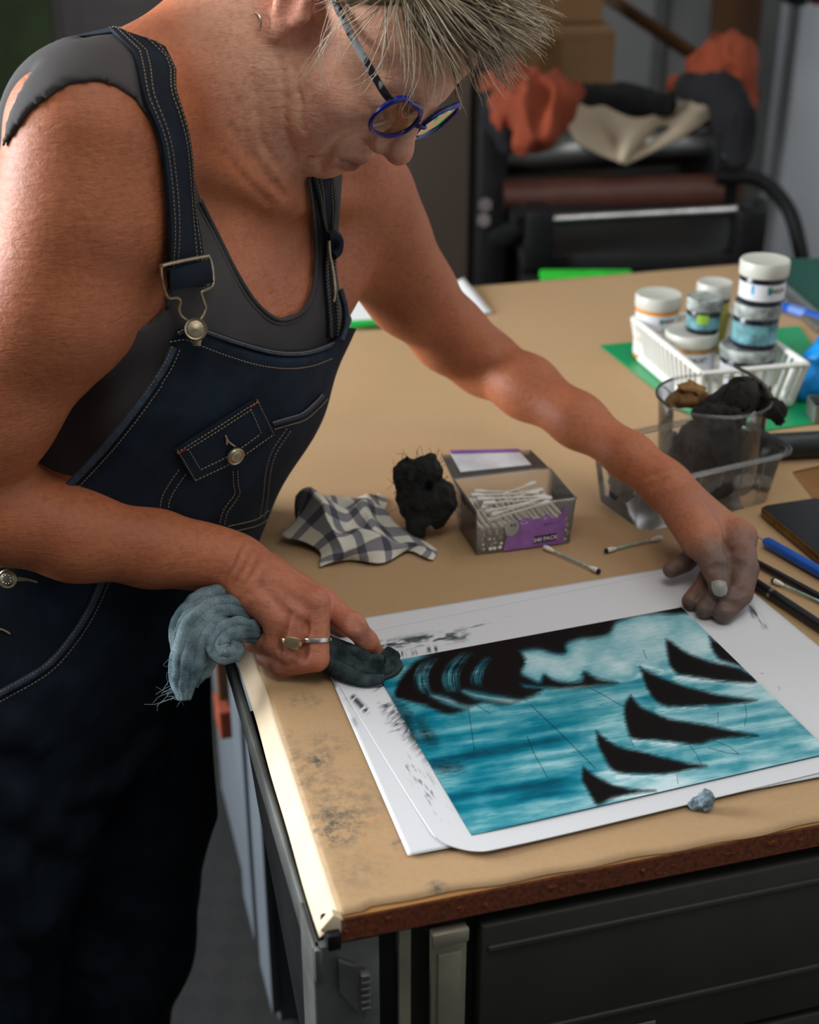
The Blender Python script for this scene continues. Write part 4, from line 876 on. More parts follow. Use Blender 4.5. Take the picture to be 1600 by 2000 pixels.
rag([([(-0.02, 0.01, 0.03), (0.0, -0.01, 0.05), (0.02, 0.01, 0.035)], [0.026, 0.028, 0.024]), ([(0.0, -0.02, 0.02), (0.0, 0.02, 0.02)], [0.024, 0.024])], M_rag, 'dark inky rag filling the lower part of the tub', 31)
rag([([(0.004, -0.012, 0.090), (0.028, -0.010, 0.102), (0.048, -0.004, 0.100)], [0.016, 0.020, 0.013]), ([(0.048, -0.006, 0.098), (0.064, -0.012, 0.086), (0.072, -0.008, 0.078)], [0.012, 0.012, 0.007]), ([(0.036, -0.002, 0.112), (0.05, 0.004, 0.106)], [0.008, 0.007])], M_rag, 'black rag hanging over the right side of the tub', 37)
rag([([(-0.012, -0.022, 0.088), (0.006, -0.030, 0.084), (0.02, -0.022, 0.086)], [0.014, 0.014, 0.013])], M_rag, 'black rag folded at the front rim of the tub', 39)
rag([([(-0.042, 0.004, 0.092), (-0.026, 0.006, 0.100), (-0.012, 0.010, 0.094)], [0.009, 0.012, 0.010])], M_ragtan, 'tan stained rag on the left in the tub', 43)
P = spline([tubc+np.array(p) for p in ((0.022, 0.016, 0.128), (0.038, 0.008, 0.122), (0.052, 0.0, 0.112), (0.060, -0.006, 0.100))], 20)
tag(MB().tube(P, np.linspace(0.004, 0.010, 20), 10, flat=0.35, up=(0.3, 0.2, 0.9)).build('leather_strip', mat('grey_leather', srgb(70, 64, 54), 0.7, var=0.2)), 'stiff grey strip sticking out of the tub on the right', 'strip')
to = np.array(Tc)
rag([([(-0.072, -0.025, 0.024), (-0.066, 0.0, 0.036), (-0.070, 0.02, 0.024)], [0.012, 0.014, 0.012])], M_rag, 'dark rag in the left end of the clear tray', 51, grp='rags in the tray', off=to)
rag([([(0.016, -0.040, 0.024), (0.034, -0.036, 0.032)], [0.010, 0.010])], M_rag, 'dark rag between the tub and the front wall of the tray', 53, amp=0.004, grp='rags in the tray', off=to)
swt = put('cotton_wad', None) if False else None
S = Solid(); c0 = to+ex*0.072-ey*0.010+np.array([0, 0, 0.012]); S.chain([c0-ex*0.006, c0+ex*0.006], [0.0075, 0.0075], 0.003); V, Q = S.mesh(0.0025); tag(np_mesh('cotton_wad', V, Q, M_cot), 'white cotton wad in the right end of the clear tray', 'cotton wad')

# ------------------------------------------------------------------ green sheet, basket of jars
M_gsheet = mat('bright_green_plastic', srgb(24, 152, 92), 0.35, var=0.04, scale=8)
gL, gB, gR, gT = atz(1171, 678, TZ), atz(1400, 858, TZ), atz(1690, 818, TZ), atz(1560, 640, TZ)
G = np.array([[(gL*(1-a)+gT*a)*(1-b)+(gB*(1-a)+gR*a)*b+np.array([0, 0, 0.0032]) for b in np.linspace(0, 1, 4)] for a in np.linspace(0, 1, 4)]); tag(MB().sheet(G[::-1], 0.0012).build('green_sheet', M_gsheet, smooth=False), 'bright green plastic sheet under the white basket', 'sheet')
zk = TZ+0.062; bL = atz(1216, 625, zk); bF = atz(1372, 731, zk); bR = atz(1576, 712, zk); ux = (bR-bF)/np.linalg.norm(bR-bF); uy = np.array([-ux[1], ux[0], 0]); kw = np.linalg.norm(bR-bF); kd = np.linalg.norm(bL-bF)
M_bask = mat('white_basket_plastic', srgb(226, 226, 220), 0.4, var=0.03)
BO = bF.copy(); BO[2] = TZ+0.0036; bas = thing('white_basket', 'white slatted plastic basket holding ink jars', 'basket', tuple(BO), math.atan2(ux[1], ux[0])); bhh = 0.059; ins = 0.010
MB().box((kw/2, kd/2, 0.002), (kw-2*ins, kd-2*ins, 0.004), bev=0.001).build('floor_plate', M_bask, bas, smooth=False)
tq = [(0, 0), (kw, 0), (kw, kd), (0, kd)]; bq = [(ins, ins), (kw-ins, ins), (kw-ins, kd-ins), (ins, kd-ins)]
for i in range(4):
    a, b = np.array(tq[i]), np.array(tq[(i+1) % 4]); c, d_ = np.array(bq[i]), np.array(bq[(i+1) % 4])
    MB().tube([(*a, bhh), (*b, bhh)], 0.0045, 10, flat=0.8).build('rim', M_bask, bas)
    MB().tube([(*c, 0.007), (*d_, 0.007)], 0.006, 8, flat=1.2).build('foot_band', M_bask, bas)
    MB().tube([(*a, bhh), (*c, 0.004)], 0.0042, 8).build('corner_rib', M_bask, bas)
    n_ = 15 if i % 2 else 9; sme2 = None
    for j in range(n_):
        f = (j+0.7)/(n_+0.4); p = a*(1-f)+b*f; q = c*(1-f)+d_*f
        MB().tube([(*p, bhh-0.002), (*q, 0.008)], 0.0034, 6).build('slat', M_bask, bas)
def jar(label, base, r, h, lidh, lidm, bodym, band=None, labm=None, lidr=None, txt=None, faces=0.0):
    o = thing('ink_jar', label, 'jar', tuple(base), faces, 'ink jars in the basket'); lr = lidr or r*1.06; bh_ = h-lidh
    MB().lathe([(0, 0), (r*0.92, 0), (r, 0.004), (r, bh_-0.004), (r*0.93, bh_), (0, bh_)], 40).build('body', bodym, o)
    lid = MB().lathe([(lr*0.98, bh_-0.0005), (lr, bh_+0.001), (lr, h-0.002), (lr*0.96, h), (lr*0.9, h-0.0006), (0, h-0.0006)], 40).build('lid', lidm, o)
    if band is not None: MB().lathe([(r*1.02, bh_-0.006), (r*1.03, bh_-0.004), (r*1.03, bh_-0.0015), (r*1.0, bh_-0.0008)], 40).build('band', band, o)
    if labm is not None: MB().lathe([(r*1.006, 0.007), (r*1.008, 0.008), (r*1.008, bh_-0.009), (r*1.006, bh_-0.008)], 40).build('label', labm, o)
    if txt:
        for tx, size, az, z, m_ in txt:
            me = text_mesh(tx, size, 0.0003)
            co = np.array([v.co[:] for v in me.vertices]); x = co[:, 0].copy(); th_ = az+x/(r*1.02); me.vertices.foreach_set('co', np.stack([r*1.014*np.cos(th_), r*1.014*np.sin(th_), z+co[:, 1]], 1).ravel()); me.update(); put('lettering', me, m_, o)
    return o
M_wlid = mat('white_lid', srgb(198, 198, 188), 0.4, var=0.03); M_glid = mat('ink_stained_lid', srgb(150, 156, 152), 0.5, var=0.45, scale=70); M_tealbody = mat('teal_smeared_label', srgb(96, 144, 152), 0.5, var=0.6, scale=60)
M_bjar = mat('dark_ink_jar', (0.01, 0.012, 0.025), 0.25); M_wbody = mat('white_jar', srgb(216, 218, 220), 0.35, var=0.04); M_orng = mat('orange_band', srgb(228, 142, 24), 0.4); M_wlab = mat('white_paper_label', srgb(214, 216, 222), 0.5, var=0.06, scale=30); M_yel = mat('yellow_ink_jar', srgb(150, 140, 40), 0.35); M_brownband = mat('dried_ink_band', srgb(176, 134, 76), 0.6, var=0.2, scale=80); M_blklet = mat('black_lettering', (0.015, 0.015, 0.018), 0.5); M_teal = mat('teal_print', srgb(10, 128, 150), 0.5); M_cyan = mat('cyan_print', srgb(40, 170, 216), 0.5); M_lgreen = mat('lime_print', srgb(150, 190, 60), 0.5)
zb0 = TZ+0.0080
def jp(px, py, z): p = atz(px, py, z); return p
def spots(o, r, L):
    for az, z, w_, h_, m_ in L:
        G = np.array([[(r*1.013*math.cos(az+a), r*1.013*math.sin(az+a), z+b) for b in np.linspace(-h_, h_, 3)] for a in np.linspace(-w_, w_, 5)]); MB().grid(G).build('print_mark', m_, o)
FAZ = -math.pi/2
c = jp(1287, 575, TZ+0.096); jar('plain jar standing under the orange banded jar', (c[0], c[1], zb0), 0.029, 0.043, 0.010, M_wlid, M_orng, labm=M_wlab)
o = jar('white lidded jar with an orange band at the left of the basket', (c[0], c[1], zb0+0.0435), 0.029, 0.046, 0.017, M_wlid, M_wbody, M_orng, M_wlab, 0.0312, [('AKUA', 0.0060, FAZ+0.42, 0.015, M_blklet)]); spots(o, 0.029, [(FAZ+0.05, 0.015, 0.09, 0.0035, M_teal)])
c = jp(1352, 645, TZ+0.070); jar('large white jar with a lettered label in the middle of the basket', (c[0], c[1], zb0), 0.0325, 0.062, 0.015, M_wlid, M_brownband, labm=M_wlab, lidr=0.0345, txt=[('FAUST', 0.009, FAZ+0.15, 0.031, M_blklet)])
o = jar('small stained jar with a blue label on the large white jar', (c[0]+0.013, c[1]-0.001, zb0+0.0625), 0.0222, 0.046, 0.015, M_glid, M_bjar, labm=M_tealbody, lidr=0.0238); spots(o, 0.0222, [(FAZ-0.25, 0.021, 0.35, 0.006, M_lgreen)])
c = jp(1397, 550, TZ+0.105); jar('white lidded jar with a yellow body at the back of the basket', (c[0], c[1], zb0), 0.0225, 0.097, 0.019, M_wlid, M_yel, M_bjar, None, 0.0240)
c = jp(1462, 672, TZ+0.064); jar('large grey lidded jar with a black band at the right of the basket', (c[0], c[1], zb0), 0.0335, 0.056, 0.014, M_glid, M_bjar, labm=M_wlab, lidr=0.0360)
o = jar('stained jar with teal smears in the middle of the right stack', (c[0]+0.006, c[1], zb0+0.0565), 0.0285, 0.057, 0.016, M_glid, M_bjar, labm=M_tealbody, lidr=0.0302)
o = jar('white lidded jar with a lettered label on top of the right stack', (c[0]+0.009, c[1], zb0+0.114), 0.0285, 0.054, 0.018, M_wlid, M_bjar, labm=M_wlab, lidr=0.0310, txt=[('AKUA', 0.0078, FAZ+0.5, 0.020, M_blklet)]); spots(o, 0.0285, [(FAZ+0.10, 0.021, 0.10, 0.005, M_teal), (FAZ+0.17, 0.0245, 0.05, 0.0022, M_lgreen), (FAZ-0.65, 0.021, 0.06, 0.0055, M_cyan)])

# ------------------------------------------------------------------ things at the right edge of the table
M_mat = mat('dark_green_cutting_mat', srgb(6, 78, 66), 0.6, var=0.06, scale=10)
mL = atz(1515, 590, TZ); mR = atz(1660, 510, TZ); md = (atz(1600, 628, TZ)-atz(1512, 552, TZ)); md /= np.linalg.norm(md); mn = np.array([-md[1], md[0], 0])
m0 = atz(1508, 545, TZ+0.0052); Rz = np.stack([md, mn, [0, 0, 1]], 1)
tag(MB().box(m0+md*0.10+mn*0.16+np.array([0, 0, -0.0006]), (0.42, 0.30, 0.003), R=Rz, bev=0.001).build('cutting_mat', M_mat, smooth=False), 'dark green cutting mat at the far right of the table', 'cutting mat')
tag(MB().box(m0+md*0.08+mn*(-0.008)+np.array([0, 0, 0.002]), (0.36, 0.030, 0.010), R=Rz, bev=0.003).build('steel_ruler', mat('brushed_aluminium', srgb(150, 152, 150), 0.35, 0.8)), 'aluminium safety ruler along the edge of the cutting mat', 'ruler')
def pen(name, a, b, r, m, label, cat, parts=(), n=12, taper=1.0):
    a = np.array(a, float); b = np.array(b, float); d = b-a; L = float(np.linalg.norm(d)); o = thing(name, label, cat, tuple(a), math.atan2(d[1], d[0])); MB().tube([(0, 0, r), (0.004, 0, r), (L*0.5, 0, r), (L, 0, r)], [r*0.55, r*0.95, r*taper, r], n).build('shaft', m, o)
    for x0, x1, rr, mm, nm in parts: MB().tube([(x0, 0, r), (x1, 0, r)], [rr[0], rr[1]], n).build(nm, mm, o)
    return o
M_bluepl = mat('blue_plastic', srgb(14, 84, 178), 0.3, var=0.06)
pen('blue_pen', atz(1524, 606, TZ+0.002), atz(1640, 645, TZ+0.002), 0.0075, M_bluepl, 'blue pen lying behind the basket', 'pen', [(0.02, 0.05, (0.0079, 0.0079), mat('pale_blue_plastic', srgb(96, 130, 200), 0.3), 'grip')])
S = Solid(); g0 = atz(1592, 780, TZ+0.004)
for P, R in (([(-0.012, 0, 0.012), (0.0, 0.01, 0.045), (0.01, 0.015, 0.075)], [0.014, 0.018, 0.010]), ([(-0.016, 0.0, 0.04), (0.01, 0.0, 0.05), (0.04, 0.0, 0.03)], [0.012, 0.018, 0.02]), ([(-0.02, -0.004, 0.02), (0.02, -0.008, 0.018), (0.05, 0, 0.02)], [0.012, 0.016, 0.02])): S.chain([g0+np.array(p) for p in P], R, 0.008)
S.disp(lambda P: 0.010*(np.abs(fbm(P, 42, 77, 2))-0.3)); V, Q = S.mesh(0.003); tag(np_mesh('rubber_gloves', V, Q, mat('blue_nitrile', srgb(20, 132, 206), 0.4, var=0.1, scale=30)), 'crumpled bright blue rubber gloves at the right edge behind the tray', 'gloves')
tn = atz(1618, 815, TZ+0.004); tc_ = thing('ink_tin', 'small grey tin at the right edge in front of the blue gloves', 'tin', tuple(tn)); M_tin = mat('grey_tin', srgb(120, 124, 118), 0.4, 0.4)
shell('case', [(0.024, 0.018, 0.004, 0), (0.025, 0.019, 0.004, 0.022), (0.023, 0.017, 0.004, 0.022), (0.022, 0.016, 0.004, 0.004)], tc_, M_tin); shell('ink', [(0.0218, 0.0158, 0.004, 0.004), (0.0218, 0.0158, 0.004, 0.012), (0.001, 0.001, 0.0005, 0.0121)], tc_, M_bjar)
rl = thing('ink_roller', 'dark green handled ink roller lying behind the clear tray', 'roller', tuple(atz(1476, 898, TZ+0.0015)), 0.12)
MB().tube([(0, 0, 0.016), (0.012, 0, 0.016), (0.10, 0, 0.016), (0.13, 0, 0.016)], [0.010, 0.0155, 0.0155, 0.012], 18).build('handle', mat('dark_green_wood', srgb(22, 34, 32), 0.4), rl); MB().tube([(0.13, 0, 0.016), (0.20, 0, 0.016)], [0.004, 0.004], 8).build('shaft', M_chrome, rl); MB().tube([(0.20, -0.06, 0.02), (0.20, 0.06, 0.02)], [0.02, 0.02], 18).build('drum', M_dark, rl)
# phone in a gold bumper
ph0 = atz(1478, 1004, TZ+0.0015); pa = atz(1600, 986, TZ)-atz(1478, 1004, TZ); pa /= np.linalg.norm(pa); ph = thing('phone', 'black phone in a gold tinted bumper case at the right edge', 'phone', tuple(ph0), math.atan2(pa[1], pa[0]))
M_gold2 = mat('gold_clear_bumper', srgb(120, 88, 40), 0.2, 0.6, var=0.2, scale=40); mb = MB()
def rbox2(name, hx_, hy_, r, z0, z1, m, bev=0.0015):
    o = shell(name, [(hx_-bev, hy_-bev, r, z0), (hx_, hy_, r, z0+bev), (hx_, hy_, r, z1-bev), (hx_-bev, hy_-bev, r, z1)], ph, m, True); P = rrect(hx_-bev, hy_-bev, r); me = o.data
    bm = bmesh.new(); bm.from_mesh(me); bm.verts.ensure_lookup_table(); n_ = len(P); bm.faces.new([bm.verts[3*n_+i] for i in range(n_)]); bm.to_mesh(me); bm.free(); o.location = (0.039, -0.077, 0); return o
rbox2('bumper', 0.039, 0.077, 0.011, 0.0, 0.010, M_gold2); rbox2('screen', 0.0362, 0.0742, 0.009, 0.0092, 0.0104, mat('black_glass', (0.003, 0.003, 0.004), 0.06, var=0.1), 0.0004)
for y_ in (-0.030, -0.046): MB().box((-0.0003, y_, 0.0055), (0.0014, 0.010, 0.003), bev=0.0005).build('side_button', M_gold2, ph)
M_blackp = mat('black_lacquer', (0.008, 0.008, 0.009), 0.35)
pen('scriber', atz(1492, 1066, TZ+0.002), atz(1625, 1142, TZ+0.002), 0.0058, M_bluepl, 'blue handled scriber lying beside the phone', 'scriber', [(-0.016, 0.002, (0.0006, 0.0011), M_steel, 'needle')])
pen('black_pencil', atz(1462, 1096, TZ+0.002), atz(1620, 1182, TZ+0.002), 0.0034, M_blackp, 'thin black pencil lying beside the blue scriber', 'pencil')
pen('black_brush', atz(1450, 1132, TZ+0.002), atz(1625, 1248, TZ+0.002), 0.0052, M_blackp, 'thick black brush handle nearest the white paper', 'brush', [(0.040, 0.044, (0.0055, 0.0055), M_steel, 'ferrule_band')])

# ------------------------------------------------------------------ far end of the table
def flatpaper(corners, label, lift=0.0):
    P = [atz(x, y, TZ+0.004) for x, y in corners]; n_ = 12
    G = np.array([[(P[0]*(1-a)+P[1]*a)*(1-b)+(P[3]*(1-a)+P[2]*a)*b+np.array([0, 0, lift*(a**3)*(1-b)]) for b in np.linspace(0, 1, n_)] for a in np.linspace(0, 1, n_)]); m_ = MB().sheet(G[::-1], 0.0004); V = np.array(m_.v)
    return tag(np_mesh('paper_sheet', V, np.array(m_.f), M_paper, colors={'ink': np.full((len(V), 3), 0.78)}), label, 'paper', 'white sheets at the far end of the table')
flatpaper([(560, 560), (720, 548), (790, 630), (590, 648)], 'white sheet under the far arm beside the bib'); flatpaper([(800, 575), (905, 556), (962, 610), (850, 620)], 'white sheet showing above the far arm', 0.012)
pen('green_marker', atz(680, 642, TZ+0.0045), atz(790, 636, TZ+0.0045), 0.0062, mat('green_plastic', srgb(0, 160, 62), 0.35), 'bright green marker in front of the far white sheet', 'marker')
cr = atd(1150, 560, 2.46); crt = thing('green_crate', 'bright green plastic crate behind the far edge of the table', 'crate', (cr[0], cr[1]+0.085, 0)); zt_ = atd(1150, 536, 2.46)[2]
M_lime = mat('lime_green_plastic', srgb(40, 190, 50), 0.4); ww = (1235-1065)/FPX*2.46
MB().box((0, -0.05, zt_/2), (ww, 0.04, zt_-0.004), bev=0.006).build('crate_body', M_lime, crt, smooth=False); MB().box((0, -0.05, zt_-0.012), (ww+0.012, 0.05, 0.016), bev=0.004).build('crate_rim', M_lime, crt, smooth=False)
# ------------------------------------------------------------------ the woman: one continuous body
def J(px, py, d): return atd(px, py, d)
def Jh(px, py, h): return atz(px, py, TZ+h)          # joint at height h above the table
def rp(r, d): return r*d/FPX                          # radius seen as r pixels at depth d
def dep(p): return project(p)[2]
# head frame: x forward through the nose, y to her left, z to the crown; origin between the ears
HM = np.array([[0.44137854, 0.5736757, 0.68989272], [-0.41983513, 0.81105851, -0.40587614], [-0.79304757, -0.11081645, 0.59905726]])
HO = np.array([-0.0421891, 1.18615898, CZ-0.1355949])
def hd(x, y, z): return HO+HM@np.array([x, y, z])
RS, LS = J(178, 270, 1.05), J(690, 408, 1.37)         # shoulder joints
PEL = J(125, 1215, 1.37)                              # between the hips
MS = (RS+LS)/2
UP = MS-PEL; TL_ = np.linalg.norm(UP); UP /= TL_
LF = LS-RS; LF -= UP*(LF@UP); LF /= np.linalg.norm(LF); FW = np.cross(LF, UP)
TM = np.stack([LF, FW, UP], 1)
def tp(x, y, u): return PEL+TM@np.array([x, y, u])    # point in the torso's axes: left, front, up
body = Solid()
TORSO = [(0.06, 0, 0, 0.130, 0.080, 0.080), (0.10, 0, 0.0, 0.136, 0.090, 0.085), (0.20, 0, 0.0, 0.14, 0.10, 0.085), (0.30, 0, 0, 0.145, 0.10, 0.095), (0.38, 0, 0, 0.15, 0.085, 0.10), (0.44, 0, -0.005, 0.135, 0.06, 0.09), (0.49, 0, -0.005, 0.095, 0.045, 0.07), (0.53, 0, 0, 0.06, 0.04, 0.05)]
sc = TL_/0.47
TORSO = [(u*sc, cx, cy, a, f, b) for u, cx, cy, a, f, b in TORSO]
body.loft(PEL, TM, TORSO, 0.02)
for s in (-1, 1): body.ell(tp(s*0.070, 0.066, 0.285*sc), (0.062, 0.045, 0.07), TM, 0.03)
torso_n = len(body.p)
# neck and trapezius
NB = tp(0, 0.005, 0.50*sc)
body.cone(NB-FW*0.012, hd(-0.034, 0, -0.03), 0.060, 0.054, 0.02)
body.cone(tp(0, 0.010, 0.47*sc), hd(-0.022, 0, -0.06), 0.045, 0.042, 0.02)
for S_, s in ((RS, -1), (LS, 1)):
    body.cone(tp(s*0.03, -0.02, 0.50*sc), S_+UP*0.012, 0.05, 0.05, 0.04)
    body.cone(hd(-0.062, s*0.012, -0.045), tp(s*0.155, -0.02, 0.50*sc), 0.042, 0.040, 0.05)   # trapezius
    body.cone(hd(-0.055, s*0.02, -0.02), tp(s*0.06, -0.03, 0.50*sc), 0.045, 0.055, 0.04)
    body.cone(tp(s*0.10, 0.035, 0.37*sc), S_, 0.055, 0.05, 0.03)         # pectoral into the arm
    body.cone(tp(s*0.10, -0.04, 0.36*sc), S_, 0.055, 0.05, 0.03)
    body.cone(tp(s*0.012, 0.05, 0.475*sc), S_+FW*0.02+UP*0.02, 0.009, 0.011, 0.02)  # collar bone
    body.cone(hd(-0.018, s*0.058, -0.03), tp(s*0.015, 0.05, 0.478*sc), 0.012, 0.008, 0.02)  # neck muscle
# head
h_ = body
def hell(c, r, k=0.012, op='+', M=None): h_.ell(hd(*c), r, HM if M is None else HM@M, k, op)
def hcone(a, b, ra, rb, k=0.012, op='+'): h_.cone(hd(*a), hd(*b), ra, rb, k, op)
hell((-0.008, 0, 0.052), (0.092, 0.074, 0.080), 0.02)
hell((0.032, 0, 0.045), (0.056, 0.060, 0.062), 0.02)
hell((0.035, 0, -0.025), (0.054, 0.056, 0.066), 0.02)
for s in (-1, 1):
    hell((0.060, s*0.043, -0.014), (0.026, 0.022, 0.020), 0.02)
    hell((0.050, s*0.042, -0.048), (0.032, 0.021, 0.034), 0.02)
    hcone((0.008, s*0.052, -0.055), (0.066, s*0.014, -0.090), 0.018, 0.017, 0.02)
hell((0.074, 0, -0.091), (0.018, 0.023, 0.017), 0.012)
hell((0.071, 0, -0.060), (0.027, 0.033, 0.030), 0.016)
hcone((0.060, 0, -0.090), (0.005, 0, -0.068), 0.016, 0.030, 0.02)          # soft skin under the chin
for s in (-1, 1): hcone((0.086, s*0.010, 0.029), (0.074, s*0.040, 0.027), 0.009, 0.006, 0.014)
for s in (-1, 1):
    hell((0.096, s*0.033, 0.006), (0.016, 0.017, 0.011), 0.012, '-')
    hell((0.076, s*0.033, 0.006), (0.0135, 0.016, 0.0125), 0.006)
    hcone((0.089, s*0.018, -0.004), (0.082, s*0.046, -0.004), 0.0035, 0.003, 0.006)
hcone((0.085, 0, 0.018), (0.1050, 0, -0.017), 0.009, 0.0105, 0.012)
hell((0.1095, 0, -0.0225), (0.0125, 0.0125, 0.0115), 0.008)
for s in (-1, 1):
    hell((0.0955, s*0.0125, -0.0290), (0.0115, 0.008, 0.0085), 0.006)
    hell((0.103, s*0.0065, -0.0365), (0.006, 0.0035, 0.004), 0.003, '-')
    hcone((0.0945, s*0.0215, -0.028), (0.0865, s*0.036, -0.062), 0.0012, 0.001, 0.006, '-')
    hcone((0.0935, s*0.003, -0.0580), (0.086, s*0.018, -0.0640), 0.0055, 0.0035, 0.006)
    hcone((0.0915, s*0.003, -0.0705), (0.086, s*0.016, -0.0680), 0.0064, 0.004, 0.006)
    hcone((0.0990, s*0.003, -0.0643), (0.0905, s*0.0205, -0.0657), 0.0010, 0.0013, 0.004, '-')
    # creases round the mouth, under the eye and on the neck
    hcone((0.083, s*0.027, -0.070), (0.073, s*0.030, -0.088), 0.0009, 0.0008, 0.005, '-')
    hcone((0.086, s*0.040, -0.008), (0.072, s*0.056, -0.016), 0.0007, 0.0006, 0.004, '-')
    hcone((0.050, s*0.060, -0.030), (0.030, s*0.058, -0.062), 0.0008, 0.0008, 0.006, '-')
    # ear
    EM = np.array(Matrix.Rotation(-0.42, 3, 'Y') @ Matrix.Rotation(-s*0.35, 3, 'Z'))
    hell((-0.014, s*0.077, 0.004), (0.016, 0.007, 0.031), 0.005, '+', EM)
    hell((-0.012, s*0.085, 0.006), (0.009, 0.006, 0.019), 0.005, '-', EM)
    hell((-0.004, s*0.0755, -0.026), (0.008, 0.0055, 0.010), 0.006)
    hcone((0.002, s*0.073, 0.004), (0.001, s*0.075, -0.006), 0.004, 0.004, 0.004)
head_n = len(body.p)
# arms: points (px, py, depth, radius in px)
RA = [(178, 275, 1.05, 150), (158, 420, 1.06, 150), (110, 590, 1.08, 146), (-38, 800, 1.11, 134), (-120, 950, 1.14, 112)]
RF = [(-120, 955, 1.14, 108), (0, 1000, 1.155, 95), (150, 1043, 1.17, 86), (300, 1071, 1.185, 70), (400, 1088, 1.195, 57), (452, 1096, 1.20, 50)]
LA = [(690, 405, 1.37, 102), (742, 480, 1.40, 94), (800, 568, 1.44, 80), (880, 655, 1.49, 66), (945, 707, 1.52, 60)]
LFo = [(945, 707, 1.52, 59), (1030, 757, 1.48, 57), (1130, 822, 1.43, 48), (1232, 893, 1.385, 41), (1292, 940, 1.36, 42)]
arm_pts = {}
for nm, L in (('RA', RA), ('RF', RF), ('LA', LA), ('LF', LFo)):
    P = [J(x, y, d) for x, y, d, r in L]; R = [rp(r, d) for x, y, d, r in L]; arm_pts[nm] = (np.array(P), R)
    body.chain(P, R, 0.025 if nm[1] == 'A' else 0.02)
arm_n = len(body.p)
# right hand (far side thumb hidden, index pressed on the cloth)
def fing(P, R, k=0.0018):
    body.chain([np.array(p) for p in P], R, k); return P
RW = arm_pts['RF'][0][-1]
RMCP = [Jh(631, 1177, 0.052), Jh(617, 1179, 0.064), Jh(585, 1192, 0.060), Jh(551, 1206, 0.050)]
RP = {}
RP['index'] = fing([RMCP[0], Jh(692, 1222, 0.045), Jh(717, 1253, 0.028), Jh(737, 1278, 0.012)], [0.0120, 0.0098, 0.0088, 0.0075], 0.006)
RP['middle'] = fing([RMCP[1], Jh(619, 1287, 0.024), Jh(549, 1303, 0.012), Jh(515, 1286, 0.012)], [0.0125, 0.0108, 0.0090, 0.0072])
RP['ring'] = fing([RMCP[2], Jh(568, 1277, 0.026), Jh(520, 1266, 0.016), Jh(512, 1262, 0.012)], [0.0125, 0.0105, 0.0092, 0.008])
RP['little'] = fing([RMCP[3], Jh(533, 1258, 0.028), Jh(497, 1256, 0.022), Jh(492, 1248, 0.018)], [0.0115, 0.0100, 0.0085, 0.008])
for i, m_ in enumerate(RMCP):
    w_ = RW+(m_-RW)*0.18; body.cone(w_, RW+(m_-RW)*0.9, 0.020, 0.0120, 0.012)
body.cone(RW, Jh(520, 1160, 0.056), 0.022, 0.018, 0.015); body.cone(Jh(490, 1150, 0.066), RMCP[3], 0.018, 0.012, 0.012)
tb = [Jh(520, 1110, 0.05), Jh(590, 1150, 0.030), Jh(640, 1195, 0.018), Jh(672, 1225, 0.012)]
RP['thumb'] = fing(tb, [0.016, 0.012, 0.010, 0.008], 0.006)
for a in RMCP[:4]: body.ell(a+np.array([0, -0.002, 0.004]), (0.0105, 0.0105, 0.009), None, 0.005)
TOC = -np.array([0, cT, -sT])                                # towards the viewer's side of the hand
for A_n, B_n in (('middle', 'ring'), ('ring', 'little')):     # valleys between the curled fingers
    a = np.array(RP[A_n][0])+np.array(RP[B_n][0]); b = np.array(RP[A_n][1])+np.array(RP[B_n][1])
    body.cone(a/2*0.78+b/2*0.22+TOC*0.0125, b/2*1.0+TOC*0.0085, 0.002, 0.0042, 0.003, '-')
    body.cone(RW*0.45+a/2*0.55+TOC*0.021+np.array([0, 0, 0.004]), a/2+TOC*0.0135, 0.0008, 0.003, 0.008, '-')
a = np.array(RP['index'][0])+np.array(RP['middle'][0]); body.cone(RW*0.4+a/2*0.6+TOC*0.02, a/2+TOC*0.012+np.array([0, 0, 0.004]), 0.0008, 0.003, 0.008, '-')
# left hand: thumb in front, fingertips resting on the paper
LW = arm_pts['LF'][0][-1]
LMCP = [Jh(1446, 1048, 0.050), Jh(1428, 1042, 0.044), Jh(1406, 1040, 0.036), Jh(1386, 1036, 0.028)]
LP = {}
LP['index'] = fing([LMCP[0], Jh(1456, 1112, 0.036), Jh(1446, 1160, 0.022), Jh(1413, 1197, 0.0140)], [0.0135, 0.0128, 0.0118, 0.0098])
LP['middle'] = fing([LMCP[1], Jh(1425, 1108, 0.032), Jh(1404, 1158, 0.02), Jh(1376, 1190, 0.0132)], [0.012, 0.0105, 0.0098, 0.0086])
LP['ring'] = fing([LMCP[2], Jh(1398, 1098, 0.029), Jh(1376, 1145, 0.018), Jh(1349, 1174, 0.0132)], [0.0115, 0.010, 0.0095, 0.0085])
LP['little'] = fing([LMCP[3], Jh(1368, 1076, 0.026), Jh(1338, 1100, 0.024), Jh(1311, 1113, 0.022)], [0.011, 0.0092, 0.009, 0.0082])
LP['thumb'] = fing([Jh(1345, 1000, 0.064), Jh(1370, 1052, 0.056), Jh(1397, 1108, 0.044), Jh(1407, 1150, 0.032)], [0.0180, 0.0150, 0.0120, 0.0098], 0.005)
for m_ in LMCP: body.cone(LW+(m_-LW)*0.2, m_, 0.0165, 0.0125, 0.012)
body.cone(LW, Jh(1368, 1048, 0.056), 0.019, 0.0158, 0.02)
for a in LMCP: body.ell(a, (0.0125, 0.0125, 0.012), None, 0.008)

